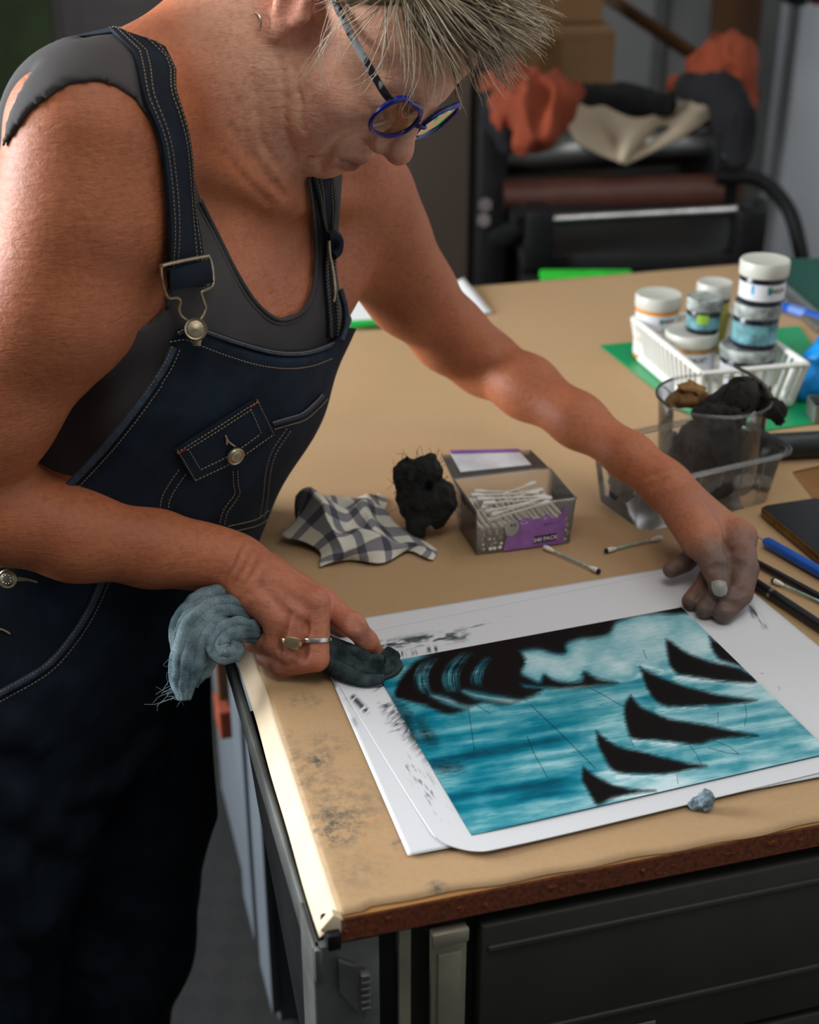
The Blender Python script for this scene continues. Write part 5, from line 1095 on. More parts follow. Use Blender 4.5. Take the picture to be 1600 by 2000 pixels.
# creases of the palm and the finger joints
LINES = [([(1428, 1078), (1442, 1072), (1455, 1070)], 1.2), ([(1424, 1108), (1438, 1102), (1454, 1098)], 1.3), ([(1428, 1152), (1442, 1154), (1456, 1152)], 1.3), ([(1418, 1178), (1430, 1180), (1444, 1186)], 1.2), ([(1392, 1108), (1402, 1104), (1412, 1106)], 0.7), ([(1390, 1115), (1402, 1111), (1414, 1113)], 0.7),
         ([(436, 1128), (455, 1095), (470, 1062)], 0.8), ([(450, 1140), (470, 1105), (488, 1072)], 0.9), ([(462, 1152), (484, 1120), (500, 1086)], 0.8), ([(478, 1168), (500, 1140), (512, 1112)], 0.7), ([(684, 1212), (694, 1208), (704, 1214)], 0.8), ([(688, 1220), (697, 1216), (706, 1221)], 0.9), ([(692, 1228), (701, 1223), (708, 1229)], 0.7), ([(588, 1213), (598, 1222), (602, 1232)], 0.8),
         ([(1262, 935), (1276, 925), (1290, 918)], 0.8), ([(1272, 952), (1286, 944), (1298, 934)], 0.8),
         ([(452, 250), (490, 310), (535, 360), (560, 385)], 1.4), ([(440, 300), (480, 350), (525, 395)], 1.2), ([(495, 150), (500, 220), (515, 285), (545, 322)], 1.0), ([(548, 115), (556, 190), (560, 260), (575, 305)], 0.9), ([(572, 130), (586, 200), (592, 255)], 0.7), ([(700, 250), (668, 268), (645, 292), (636, 318)], 1.1), ([(640, 300), (626, 320), (628, 338)], 1.0), ([(470, 200), (478, 260), (500, 315)], 0.9), ([(520, 540), (528, 570), (532, 600)], 0.9)]
PX = [q for L, _ in LINES for q in L]; HIT = march(body, [q[0] for q in PX], [q[1] for q in PX], 0.85, 1.6, 0.0); n_ = 0
for L, w_ in LINES:                                          # wrinkles and joint creases, pressed into the surface
    body.chain(HIT[n_:n_+len(L)]-np.array([ray(*q) for q in L])*0.0002, [0.0013*w_]*len(L), 0.0055, '-'); n_ += len(L)
# ------------------------------------------------------------------ skin
def near_chain(V, chains):
    d = np.full(len(V), 9.0)
    for P in chains:
        for a, b in zip(P[:-1], P[1:]):
            a = np.array(a); b = np.array(b); ba = b-a; h = np.clip((V-a)@ba/(ba@ba), 0, 1); d = np.minimum(d, np.linalg.norm(V-a-h[:, None]*ba, axis=1))
    return d
t = NT('skin'); v = t.coord()
n1 = t.noise(v, 16, 5); n2 = t.noise(v, 190, 4, 0.7); n3 = t.noise(v, 620, 2, 0.6); wr = t.noise(v, 70, 4, 0.6, 0.6, sc=(1.0, 1.0, 3.2))
c = t.mix(1.0, t.attr('tint'), t.ramp(n1, [(0.3, (0.84, 0.76, 0.74)), (0.7, (1.12, 1.08, 1.04))]), 'MULTIPLY')
c = t.mix(1.0, c, t.ramp(n2, [(0.32, (0.84, 0.76, 0.74)), (0.55, (1.0, 1.0, 1.0))]), 'MULTIPLY')
t.set(Base_Color=c, Roughness=t.math('MULTIPLY_ADD', n2, 0.2), Specular_IOR_Level=0.4)
k = t.new('ShaderNodeMath', operation='MULTIPLY_ADD'); t.link(n2, k.inputs[0]); k.inputs[1].default_value = 0.22; k.inputs[2].default_value = 0.42; t.link(k.outputs[0], t.b.inputs['Roughness'])
t.b.subsurface_method = 'RANDOM_WALK'; t.set(Subsurface_Weight=0.12, Subsurface_Scale=0.006); t.b.inputs['Subsurface Radius'].default_value = (1.0, 0.35, 0.2)
t.bump(t.math('ADD', t.math('ADD', t.math('MULTIPLY', n2, 0.5), t.math('MULTIPLY', n3, 0.25)), t.math('MULTIPLY', wr, 1.3)), 0.55, 0.0014); M_skin = t.m
V, Q = body.mesh(0.0022)
TAN, PALE, GREY = np.array(srgb(180, 110, 74)), np.array(srgb(242, 190, 162)), np.array(srgb(112, 102, 98))
C = np.tile(TAN, (len(V), 1))
hx = (V-HO)@HM                                            # vertices in the head's axes
face = np.clip(1-np.linalg.norm(V-HO, axis=1)/0.16, 0, 1)*2.5; face = np.clip(face, 0, 1)[:, None]; C = C*(1-face)+PALE*face
def dab(c, r, col, a, P=hx):
    global C
    w_ = (a*np.clip(1-np.linalg.norm((P-np.array(c))/np.array(r), axis=1), 0, 1)**0.7)[:, None]; C = C*(1-w_)+np.array(col)*w_
dab((0.096, 0, -0.065), (0.020, 0.027, 0.014), srgb(128, 58, 60), 1.0)                      # lips
dab((0.112, 0, -0.026), (0.022, 0.022, 0.02), srgb(196, 112, 98), 0.6)                     # tip of the nose
for s in (-1, 1): dab((0.07, s*0.05, -0.02), (0.04, 0.035, 0.035), srgb(236, 166, 144), 0.5); dab((-0.012, s*0.08, 0.0), (0.03, 0.02, 0.045), srgb(196, 104, 84), 0.6)
for s in (-1, 1): dab((0.088, s*0.034, 0.032), (0.012, 0.024, 0.007), srgb(150, 118, 96), 0.6)
chest = tp(0, 0.10, 0.36*sc); dab(chest, (0.12, 0.12, 0.14), srgb(208, 136, 104), 0.8, V)
inkL = near_chain(V, [p[1:] for k_, p in LP.items() if k_ != 'thumb']+[[np.array(LP['thumb'][2]), np.array(LP['thumb'][3])]])
palm = near_chain(V, [[(LMCP[0]+LP['index'][1])/2, (LMCP[3]+LP['little'][1])/2]])
nz = 0.5+0.5*fbm(V, 60, 5, 3)
kk = np.clip((0.036-np.minimum(inkL, palm+0.006))/0.020, 0, 1)*(0.72+0.28*nz); kk = np.clip(kk, 0, 0.95)[:, None]; C = C*(1-kk)+GREY*0.62*kk
k2 = (np.clip((0.105-np.linalg.norm(V-LMCP[1], axis=1))/0.06, 0, 1)*0.42*(0.6+0.4*nz))[:, None]; C = C*(1-k2)+np.array(srgb(150, 122, 108))*k2
dR = np.linalg.norm(V-np.array(RP['middle'][3]), axis=1); kr_ = np.clip((0.05-dR)/0.035, 0, 1)*0.8
kr_ = np.maximum(kr_, np.clip((0.016-near_chain(V, [RP['middle'][2:]]))/0.006, 0, 1)*0.7); kr_ = np.maximum(kr_, np.clip((0.024-np.linalg.norm(V-np.array(RP['ring'][1]), axis=1))/0.02, 0, 1)*0.6)
kr_ = np.maximum(kr_, np.clip((0.020-np.linalg.norm(V-np.array(RP['index'][1])-np.array([0.003, -0.004, 0]), axis=1))/0.014, 0, 1)*np.clip(nz*1.6-0.3, 0, 1)*0.75)
kr_ = np.maximum(kr_, np.clip((0.020-np.linalg.norm(V-np.array(RP['index'][3]), axis=1))/0.02, 0, 1)*0.6)
kr_ = (kr_*(0.6+0.4*nz))[:, None]; C = C*(1-kr_)+np.array(srgb(64, 58, 60))*kr_
rh = np.clip((0.10-np.linalg.norm(V-RMCP[1], axis=1))/0.06, 0, 1)[:, None]*0.45; C = C*(1-rh)+np.array(srgb(206, 140, 118))*rh*(1)+0*C
# freckles and spots on the arms
fr = np.clip(fbm(V, 120, 11, 2)-0.8, 0, 0.5)[:, None]*0.7*(1-face); C = C*(1-fr)+np.array(srgb(120, 66, 46))*fr
PERSON = thing('person', 'person with short grey hair in a dark tank top and denim overalls, wiping the plate', 'person', (PEL[0], PEL[1], 0))
PO = np.array([PEL[0], PEL[1], 0])
bodyo = np_mesh('body', V-PO, Q, M_skin, PERSON, colors={'tint': C})
def child(mb, name, m, parent=None, **kw):
    """part given in world coordinates, put under the person or one of her parts"""
    if isinstance(mb, MB): mb.v = [tuple(np.array(p)-PO) for p in mb.v]; o = mb.build(name, m, PERSON if parent is None else parent, **kw)
    return o
# nails
M_nail = mat('grey_nail', srgb(150, 146, 142), 0.4, var=0.06, scale=80)
NP = np.array([[(1391, 1136), (1404, 1134), (1417, 1137)], [(1392, 1150), (1405, 1148), (1420, 1150)], [(1397, 1161), (1408, 1164), (1418, 1160)]], float)
NP = np.stack([spline(NP[:, j], 8) for j in range(3)], 1); NP = np.stack([spline(NP[i], 9) for i in range(8)], 0)
child(MB().sheet(march(body, NP[..., 0].ravel(), NP[..., 1].ravel(), 1.1, 1.4, 0.0007).reshape(8, 9, 3)[:, ::-1], 0.0012), 'nail', M_nail)

# ------------------------------------------------------------------ clothes
M_tank = mat('charcoal_jersey', srgb(66, 62, 62), 0.85, var=0.08, scale=25, bump=0.25, bscale=700, bdist=0.0006)
t = NT('dark_denim'); v = t.coord()
w1 = t.noise(v, 900, 2, 0.6, sc=(1, 1, 0.35)); w2 = t.noise(v, 22, 5, 0.6); w3 = t.noise(v, 9, 3)
dc = t.mix(w1, srgb(6, 12, 20), srgb(23, 35, 48)); dc = t.mix(t.math('MULTIPLY', t.math('SUBTRACT', w2, 0.42, True), 2.0, True), dc, srgb(38, 54, 72)); dc = t.mix(t.math('MULTIPLY', w3, 0.35), dc, srgb(6, 11, 18))
t.set(Base_Color=dc, Roughness=0.85, Specular_IOR_Level=0.25); t.bump(t.math('ADD', t.math('MULTIPLY', w1, 0.5), w2), 0.35, 0.0012); M_denim = t.m
M_hem = mat('worn_denim_hem', srgb(52, 64, 80), 0.85, var=0.25, scale=140, bump=0.3, bscale=500, bdist=0.0008)
M_thread = mat('beige_thread', srgb(150, 132, 104), 0.8, var=0.15, scale=400); M_redthread = mat('red_thread', srgb(150, 40, 36), 0.8)
M_brass = mat('old_brass', srgb(176, 164, 138), 0.36, 0.9, var=0.15, scale=120, bump=0.1, bscale=300)
def fill_holes(o):
    bm = bmesh.new(); bm.from_mesh(o.data); bmesh.ops.holes_fill(bm, edges=[e for e in bm.edges if e.is_boundary], sides=24); bm.to_mesh(o.data); bm.free()
def polyfn(P, back, fb=0.0):
    """garment outline as drawn on the front of the body; behind the body's mid-plane the given function rules"""
    P = np.array(P, float)
    def fn(X):
        a, b, d = project(X); f = poly_d(a, b, P)*d/FPX; q = (X-PEL)@TM
        return np.where(q[:, 1] > fb, f, back(q))
    return fn
shirt = Solid(); shirt.p = body.p[:torso_n]+[q for q in body.p[torso_n:head_n] if q[3] >= 0.02 or True][:0]
nsh = 2+2*7
shirt.p = body.p[:torso_n+nsh]+body.p[head_n:head_n+2]+[body.p[head_n+len(RA)-1+len(RF)-1]]
RSF = Field(body, RS-0.17, RS+0.17, 0.0055)
shirt.free(lambda P: np.maximum(np.maximum(RSF.at(P), np.linalg.norm(P-RS, axis=1)-0.15), -((P-RS)@UP+0.01)), RS-0.16, RS+0.16, 0.0)
skirt_base = Solid(); skirt_base.p = list(shirt.p)
SB = Field(skirt_base, (-0.46, 0.80, 0.80), (0.10, 1.50, 1.56), 0.0065)
shirt.disp(lambda P: -0.0046+0.0009*fbm(P, 22, 2, 2))
TANKP = [(-200, -100), (240, -100), (252, 70), (300, 112), (340, 200), (366, 300), (392, 390), (428, 462), (465, 535), (503, 592), (545, 622), (590, 607), (612, 560), (617, 480), (610, 400), (602, 330), (598, 250), (640, 200), (672, 300), (664, 420), (657, 520), (668, 600), (720, 650), (720, 1400), (-200, 1400), (-200, 600), (150, 648), (240, 640), (290, 630), (322, 600), (330, 520), (327, 430), (319, 330), (300, 250), (262, 192), (205, 160), (130, 166), (60, 217), (0, 302), (-80, 400), (-200, 450)]
tank_back = lambda q: np.maximum(q[:, 2]-0.54*sc, np.abs(q[:, 0])-np.where(q[:, 2] > 0.28*sc, 0.24, 0.16))
shirt.p.append((polyfn(TANKP, tank_back, -0.02), np.array([-9]*3), np.array([9]*3), 0.003, '&'))
shirt.p.append((lambda P: -(P@UP-PEL@UP+0.02), np.array([-9]*3), np.array([9]*3), 0.0, '&'))
V, Q = shirt.mesh(0.004); tank = np_mesh('tank_top', V-PO, Q, M_tank, PERSON); tank['label'] = 'charcoal tank top with a scooped neck'
# overalls: bib and trousers as one piece
ov = Solid()
BIB = [(-0.14, 0, 0, 0.198, 0.135, 0.14), (0.0, 0, 0, 0.198, 0.138, 0.14), (0.08, 0, 0.0, 0.178, 0.138, 0.115), (0.16, 0, 0, 0.162, 0.140, 0.105), (0.24, 0, 0, 0.150, 0.142, 0.105), (0.30, 0, 0, 0.152, 0.142, 0.11), (0.36, 0, 0, 0.15, 0.130, 0.11)]
ov.loft(PEL, TM, [(u*sc, cx, cy, a, f, b) for u, cx, cy, a, f, b in BIB], 0.02)
HIP = {1: tp(0.085, 0.0, -0.02), -1: tp(-0.085, 0.0, -0.02)}
KNEE = {1: atd(215, 1850, 1.60), -1: np.array([-0.47, 1.06, 0.46])}
FOOT = {1: np.array([-0.42, 1.21, 0.10]), -1: np.array([-0.52, 1.05, 0.10])}
for s in (1, -1):
    ov.chain([HIP[s], HIP[s]*0.5+KNEE[s]*0.5, KNEE[s], KNEE[s]*0.4+FOOT[s]*0.6, FOOT[s]], [0.122, 0.112, 0.090, 0.080, 0.078], 0.03)
ov.free(lambda P: SB.at(P)-0.0115, (-0.45, 0.85, 1.02), (0.05, 1.35, 1.36), 0.02)
ov.disp(lambda P: 0.004*fbm(P*np.array([1, 1, 0.6]), 14, 12, 2)*np.clip((1.02-P[:, 2])*6, 0.12, 1)-0.012*np.clip(0.3-np.abs(fbm(P*np.array([1.0, 1.0, 0.7])+P[:, 2:]*0.5, 7, 41, 1)), 0, 1)*np.clip((0.80-P[:, 2])*6, 0, 1))
TABLE_EDGE = lambda P: np.maximum(np.maximum(-((P-K0)@EU+0.0225), P[:, 2]-(TZ+0.006)), -((P-K0)@EV+0.05))
for px_, r_ in (([(-60, 1470), (20, 1560), (80, 1610), (150, 1650)], (0.016, 0.014, 0.012, 0.004)), ([(-60, 1600), (10, 1690), (70, 1790), (130, 1860), (190, 1890)], (0.016, 0.015, 0.014, 0.010, 0.003)), ([(300, 1380), (285, 1480), (300, 1600)], (0.004, 0.010, 0.003)), ([(120, 1560), (220, 1520), (300, 1440)], (0.003, 0.010, 0.006)), ([(-60, 1360), (10, 1420), (70, 1450)], (0.012, 0.010, 0.003)), ([(-40, 1800), (20, 1880), (40, 1990)], (0.012, 0.012, 0.006))):
    ov.chain(march(ov, [q_[0] for q_ in px_], [q_[1] for q_ in px_], 1.0, 1.9, -0.004), r_, 0.022)      # drapery folds
ov.free(TABLE_EDGE, (-0.5, 0.7, 0.0), (0.2, 1.7, TZ+0.01), 0.006, '-')                 # the cloth gives way to the table edge
BIBP = [(333, 672), (344, 646), (372, 633), (400, 641), (470, 665), (540, 683), (600, 683), (655, 665), (672, 640), (760, 640), (760, 2600), (-300, 2600), (-300, 1130), (0, 1050), (60, 1003), (130, 942), (200, 868), (255, 800), (300, 738)]
ov_back = lambda q: q[:, 2]-0.14*sc
inner = Solid(); inner.p = [q for q in ov.p]
ov.p.append((polyfn(BIBP, ov_back, 0.0), np.array([-9]*3), np.array([9]*3), 0.002, '&'))
V, Q = ov.mesh(0.0035, slack=0.008); over = np_mesh('overalls', V-PO, Q, M_denim, PERSON); fill_holes(over); over['label'] = 'dark blue denim overalls with metal buckles'
OV = Field(inner, (-0.52, 0.85, 0.72), (0.02, 1.45, 1.40), 0.0055)                                # uncut surface for the seams
def surf(S, pts, off, d0=0.9, d1=1.6): return march(S, [p[0] for p in pts], [p[1] for p in pts], d0, d1, off)
def settle(S, P, off, it=5):
    P = np.array(P, float)
    for _ in range(it): P = P-(S.at(P)-off)[:, None]*S.grad(P)*0.9
    return P
STITCH = {}
def dashes(P, key, r=0.0005, step=0.0034, fill=0.62, nrm=None):
    P = np.array(P); L = np.concatenate([[0], np.cumsum(np.linalg.norm(np.diff(P, axis=0), axis=1))]); mb = STITCH.setdefault(key, MB())
    for s0 in np.arange(0, L[-1]-step*fill, step):
        q = np.stack([np.interp([s0, s0+step*fill/2, s0+step*fill], L, P[:, i]) for i in range(3)], 1)
        mb.tube(q, [r*0.7, r, r*0.7], 4, cap=False)
def seam(S, px, off=0.0016, hem=0.0, key='t', two=0.0, n=60, name='hem', parent=None, d0=0.9, d1=1.6, stitch=True, m=None):
    """a stitched line drawn on the cloth; hem > 0 adds a raised band that wide (px)"""
    p = spline(np.array(px, float), n); tg = np.gradient(p, axis=0); nn = np.stack([-tg[:, 1], tg[:, 0]], 1)/(np.linalg.norm(tg, axis=1)[:, None]+1e-9)
    if hem:
        rows = [surf(S, p+nn*hem*f, off*(1.0 if abs(f-0.5) < 0.4 else 0.3), d0, d1) for f in (0, 0.25, 0.5, 0.75, 1.0)]
        child(MB().sheet(np.stack(rows, 0) if True else None, 0.0016), name, m or M_hem, parent)
    if stitch:
        dashes(surf(S, p+nn*(hem*0.22 if hem else 0), off+0.0009, d0, d1), key)
        if two: dashes(surf(S, p+nn*two, off+0.0009, d0, d1), key)
# hems of the bib
seam(OV, [(346, 648), (372, 636), (400, 643), (470, 667), (540, 685), (600, 685), (655, 667)], 0.003, 9, n=70, parent=over)
seam(OV, [(332, 668), (362, 664), (385, 672), (430, 690), (500, 712), (560, 720), (610, 715), (650, 700)], 0.001, 0, parent=over)
seam(OV, [(300, 742), (255, 804), (200, 872), (130, 946), (70, 998), (10, 1048)], 0.003, -9, n=70, two=-20, parent=over)
seam(OV, [(335, 676), (320, 710), (300, 742)], 0.003, -8, n=30, two=-18, parent=over)
# pocket lines (px taken over the bib)
z6 = lambda L: [(320+x/4.444, 740+y/4.444) for x, y in L]
seam(OV, z6([(190, 830), (100, 960), (50, 1060), (40, 1140)]), 0.001, two=16, parent=over)
seam(OV, z6([(600, 800), (608, 930), (615, 1000), (520, 1140), (485, 1260)]), 0.001, two=-9, parent=over)
seam(OV, z6([(945, 370), (1080, 330), (1200, 290), (1310, 195), (1375, 125)]), 0.003, 9, two=16, parent=over)
seam(OV, z6([(1070, 430), (940, 630), (885, 820), (865, 1010), (830, 1230)]), 0.001, two=-9, parent=over)
seam(OV, z6([(560, 1280), (800, 1222), (915, 1140)]), 0.001, two=12, parent=over)
seam(OV, [(196, 1132), (170, 1190), (135, 1245), (85, 1300), (0, 1350), (-40, 1370)], 0.003, -8, two=-18, n=60, parent=over, d1=1.7)
# pocket flap with its button
fa, fb_, fc, fd = [np.array(q) for q in z6([(105, 625), (822, 168), (978, 485), (268, 900)])]
G = []
for i in range(25):
    s_ = i/24; r_ = []
    for j in range(13):
        q_ = j/12; p = (fa*(1-s_)+fb_*s_)*(1-q_)+(fd*(1-s_)+fc*s_)*q_; p = p+np.array([0, 1.0])*8*math.sin(math.pi*s_)*q_; r_.append(p)
    G.append(surf(OV, r_, 0.0055))
flap = child(MB().sheet(np.array(G)[::-1], 0.0035), 'pocket_flap', M_denim, over)
def lerp2(s_, q_): p = (fa*(1-s_)+fb_*s_)*(1-q_)+(fd*(1-s_)+fc*s_)*q_; return tuple(p+np.array([0, 1.0])*8*math.sin(math.pi*s_)*q_)
for L in ([(0, 0.06), (0.5, 0.06), (1, 0.06)], [(0.02, 0), (0.02, 1)], [(0.98, 0), (0.98, 1)], [(0.02, 0.96), (0.5, 0.96), (0.98, 0.96)], [(0.12, 0.12), (0.13, 0.78)], [(0.88, 0.12), (0.87, 0.78)], [(0.13, 0.76), (0.5, 0.78), (0.87, 0.76)], [(0.1, 0.14), (0.5, 0.14), (0.9, 0.14)]):
    seam(OV, [lerp2(*a) for a in L], 0.0062, n=30, key='t', parent=over)
for a, b in (((0.0, 0.1), (0.12, 0.1)), ((0.88, 0.08), (1.0, 0.08))): dashes(surf(OV, [lerp2(*a), lerp2(*b)], 0.0066), 'red', 0.0009, 0.002, 0.9)
def button(px, py, r, S, off, parent, name='button', d0=0.9, d1=1.7):
    c = surf(S, [(px, py)], off, d0, d1)[0]; n_ = S.grad(np.array([c]))[0]; M_ = frame(np.cross(n_, [0, 0, 1.0]), n_)
    mb = MB().lathe([(0, -0.002), (r*0.5, -0.002), (r, 0.0), (r, 0.0022), (r*0.9, 0.0032), (r*0.74, 0.0026), (r*0.66, 0.0032), (r*0.4, 0.0036), (0, 0.0038)], 28, c, R=M_)
    for i in range(9): mb.lathe([(0, 0.0042), (r*0.09, 0.0036), (r*0.09, 0.003)], 6, c+M_@np.array([r*0.45*math.cos(i*0.7), r*0.45*math.sin(i*0.7), 0]), R=M_)
    return child(mb, name, M_brass, parent)
button(459, 890, 0.0083, OV, 0.0085, over); button(16, 1130, 0.0085, OV, 0.006, over)
for L, o_ in (([(441, 851), (446, 862), (459, 872)], 0.0075), ([(443, 856), (443, 868)], 0.0075), ([(30, 1128), (52, 1131), (72, 1136)], 0.002), ([(30, 1134), (55, 1133), (73, 1137)], 0.002), ([(-20, 1225), (5, 1230), (20, 1238)], 0.002)):
    P = surf(OV, L, o_, 0.9, 1.7); STITCH.setdefault('hole', MB()).tube(spline(P, 8), 0.0009, 5)
# straps
def strap(Lp, Rp, back, S, off, width, name, n=46, th=0.003):
    a = surf(S, Lp, off, 0.75, 1.7); b = surf(S, Rp, off, 0.75, 1.7); Cn = (a+b)/2; H = (b-a)/2
    for q in back:
        Cn = np.concatenate([[settle(S, [tp(*q)], off, 12)[0]], Cn]); H = np.concatenate([[LF*width/2], H])
    Cn = spline(Cn, n); H = spline(H, n); rows = []
    for _ in range(14):
        Cn[1:-1] = Cn[1:-1]*0.5+(Cn[:-2]+Cn[2:])*0.25; H[1:-1] = H[1:-1]*0.5+(H[:-2]+H[2:])*0.25
    for f in np.linspace(-1, 1, 9): rows.append(settle(S, Cn+H*f, off+(0.0006 if abs(f) > 0.7 else 0)))
    G = np.stack(rows, 0); child(MB().sheet(G[::-1], th), name, M_denim, over)
    for f in (-0.82, -0.55, 0.55, 0.82): dashes(settle(S, Cn+H*f, off+0.0012), 't')
    return G
strap([(262, 160), (298, 227), (324, 306), (331, 400), (329, 503), (333, 560)], [(330, 146), (351, 200), (372, 306), (386, 400), (398, 503), (402, 560)], [(-0.125, -0.045, 0.49*sc), (-0.105, -0.10, 0.42*sc), (-0.06, -0.12, 0.30*sc), (-0.04, -0.12, 0.15*sc)], SB, 0.0085, 0.038, 'strap')
strap([(600, 240), (606, 300), (612, 350), (622, 400), (634, 440), (640, 470), (634, 520), (636, 580), (642, 660)], [(648, 240), (654, 300), (655, 345), (655, 400), (654, 440), (657, 470), (655, 520), (656, 580), (662, 655)], [], SB, 0.0085, 0.038, 'strap')
# buckle on the near strap
z7 = lambda L: [(290+x/3.902, 480+y/3.902) for x, y in L]
def wire(L, off, r, name, S=SB, n=60, parent=over): return child(MB().tube(spline(surf(S, z7(L), off), n), r, 8), name, M_brass, parent)
bk = wire([(100, 152), (180, 132), (320, 102), (455, 78)], 0.0165, 0.0016, 'buckle_bar')
wire([(455, 78), (478, 130), (492, 230), (484, 305), (440, 335), (402, 355), (415, 410), (434, 470), (415, 530), (385, 575)], 0.0135, 0.0014, 'buckle_wire')
wire([(96, 152), (100, 220), (118, 320), (150, 395), (215, 398), (242, 425), (232, 480), (245, 530), (300, 578)], 0.0135, 0.0014, 'buckle_wire')
lp_ = surf(SB, z7([(135, 175), (440, 110)]), 0.0125); lq = surf(SB, z7([(150, 320), (470, 265)]), 0.0125)
G = [[(lp_[0]*(1-a)+lp_[1]*a)*(1-b)+(lq[0]*(1-a)+lq[1]*a)*b+np.array([0, -1, 0.3])*0.003*math.sin(math.pi*b) for b in np.linspace(0, 1, 7)] for a in np.linspace(0, 1, 9)]
child(MB().sheet(np.array(G), 0.004), 'strap_loop', M_denim, over)
cb = surf(OV, [(382, 643)], 0.012)[0]; nb_ = -ray(382, 643); nb_ /= np.linalg.norm(nb_); nb_ = nb_+np.array([0, 0, 0.15]); M_ = frame(np.cross(nb_, [0, 0, 1.0]), nb_); rb = 0.0092
child(MB().lathe([(0, -0.004), (rb, -0.004), (rb*1.05, -0.001), (rb*0.95, 0.002), (rb*0.78, 0.0012), (rb*0.70, 0.002), (0, 0.0028)], 30, cb, R=M_), 'bib_button', M_brass, over)
child(MB().tube([cb-M_@np.array([0, 0, 0.001]), cb-np.array([0, 0, 0.014])], [0.008, 0.003], 10, flat=0.4, up=nb_), 'button_tab', M_brass, over)
# buckle on the far strap, seen edge on
P = surf(SB, [(640, 462), (652, 458), (662, 470), (660, 490), (650, 500)], 0.016); child(MB().tube(spline(P, 24), 0.0045, 8), 'strap_loop', M_denim, over)
P = surf(SB, [(643, 470), (644, 490), (648, 515), (652, 540), (655, 575), (652, 590)], 0.016); child(MB().tube(spline(P, 24), 0.0014, 8), 'buckle_wire', M_brass, over)
# turned-up far corner of the bib
P0 = surf(OV, [(645, 690), (662, 650), (668, 610), (660, 570)], 0.004); P1 = surf(OV, [(668, 665), (676, 640), (677, 605), (666, 565)], 0.010)
G = np.stack([spline(P0, 16)*(1-f)+spline(P1, 16)*f for f in np.linspace(0, 1, 6)], 0); child(MB().sheet(G, 0.003), 'bib_corner', M_denim, over)
child(MB().tube(spline(P1, 16), 0.0022, 6), 'bib_edge', M_hem, over)
# neckline binding of the tank top
nk = [(392, 392), (428, 464), (465, 537), (503, 594), (545, 624), (590, 609), (612, 562), (617, 482), (610, 400), (603, 345)]
for off_, dx in ((0.0046, 0), (0.0042, -9)):
    p = spline(np.array(nk, float), 70); tg = np.gradient(p, axis=0); nn = np.stack([tg[:, 1], -tg[:, 0]], 1)/np.linalg.norm(tg, axis=1)[:, None]
    child(MB().tube(settle(SB, surf(SB, p+nn*dx, off_), off_), 0.0019 if dx == 0 else 0.0012, 6), 'binding', M_tank, tank)
for k_, mb in STITCH.items():
    o = child(mb, 'stitching', {'t': M_thread, 'red': M_redthread, 'hole': M_thread}[k_], over); o['kind'] = 'stuff'
# shoes
for s in (1, -1):
    S = Solid(); f = FOOT[s]; fw = np.array([0.82, -0.57, 0]); base = np.array([f[0], f[1], 0])
    S.chain([base+np.array([0, 0, 0.055])-fw*0.05, base+np.array([0, 0, 0.05])+fw*0.06, base+np.array([0, 0, 0.04])+fw*0.16], [0.045, 0.042, 0.036], 0.02)
    S.p.append((lambda P: -P[:, 2]+0.004, np.array([-9]*3), np.array([9]*3), 0.0, '&'))
    V, Q = S.mesh(0.006); np_mesh('shoe', V-PO, Q, M_dark, PERSON)
# ------------------------------------------------------------------ hair
rng = np.random.default_rng(11)
SC, SR = np.array([-0.010, 0, 0.050]), np.array([0.094, 0.077, 0.083])
def hairline(q):
    x, y, z = q[:, 0], np.abs(q[:, 1]), q[:, 2]
    lim = np.where(x > 0.045, 0.078+0.25*(y < 0.03)*0.02, np.where(x > 0.02, 0.052+(x-0.02)*1.0, np.where(x > -0.035, 0.045, -0.035)))
    return z-lim
hairS = Solid()
hairS.ell(hd(*SC), SR*1.07, HM, 0.02)
hairS.disp(lambda P: 0.005*fbm(((P-HO)@HM)*np.array([0.4, 1, 1]), 60, 3, 3))
hairS.p.append((lambda P: -hairline((P-HO)@HM)*0.8+0.004*fbm(P, 70, 9, 2), np.array([-9]*3), np.array([9]*3), 0.004, '&'))
V, Q = hairS.mesh(0.004)
t = NT('grey_blonde_hair'); n = t.noise(t.coord(), 240, 3)
t.set(Base_Color=t.mix(1.0, t.attr('tint'), t.ramp(n, [(0.3, (0.75, 0.73, 0.70)), (0.7, (1.1, 1.1, 1.1))]), 'MULTIPLY'), Roughness=0.5, Specular_IOR_Level=0.35); M_hair = t.m
C = np.tile(np.array(srgb(112, 96, 76)), (len(V), 1))
hair = np_mesh('hair', V-PO, Q, M_hair, PERSON, colors={'tint': C}); hair['label'] = 'short swept grey-blonde hair'
N = 7500
d = rng.normal(size=(N*3, 3)); d /= np.linalg.norm(d, axis=1)[:, None]; root = SC+d*SR*1.0; ok = hairline(root) > 0.002; root = root[ok][:N]; d = d[ok][:N]; N = len(root)
nrm = d/SR; nrm /= np.linalg.norm(nrm, axis=1)[:, None]
grav = HM.T@np.array([0, 0, -1.0])
topness = np.clip((root[:, 2]-0.06)/0.06, 0, 1)[:, None]; front = np.clip((root[:, 0]+0.02)/0.08, 0, 1)[:, None]
clump = np.floor(root*70); cs_ = (clump*np.array([12.9, 78.2, 37.7])).sum(1); crnd = np.stack([np.sin(cs_*1.3), np.sin(cs_*2.1+1), np.sin(cs_*3.7+2)], 1)
flow = np.stack([0.30*topness[:, 0]-0.25*front[:, 0]+0.10-0.5*(1-topness[:, 0])*(root[:, 0] < 0.03), (0.85*topness[:, 0]+0.25)*np.where(root[:, 1] < 0.05, 1.0, 0.25), -0.55*(1-topness[:, 0])], 1)
flow = flow-nrm*(flow*nrm).sum(1)[:, None]; flow /= np.linalg.norm(flow, axis=1)[:, None]+1e-9
flow = flow+0.20*crnd+0.10*rng.normal(size=(N, 3))
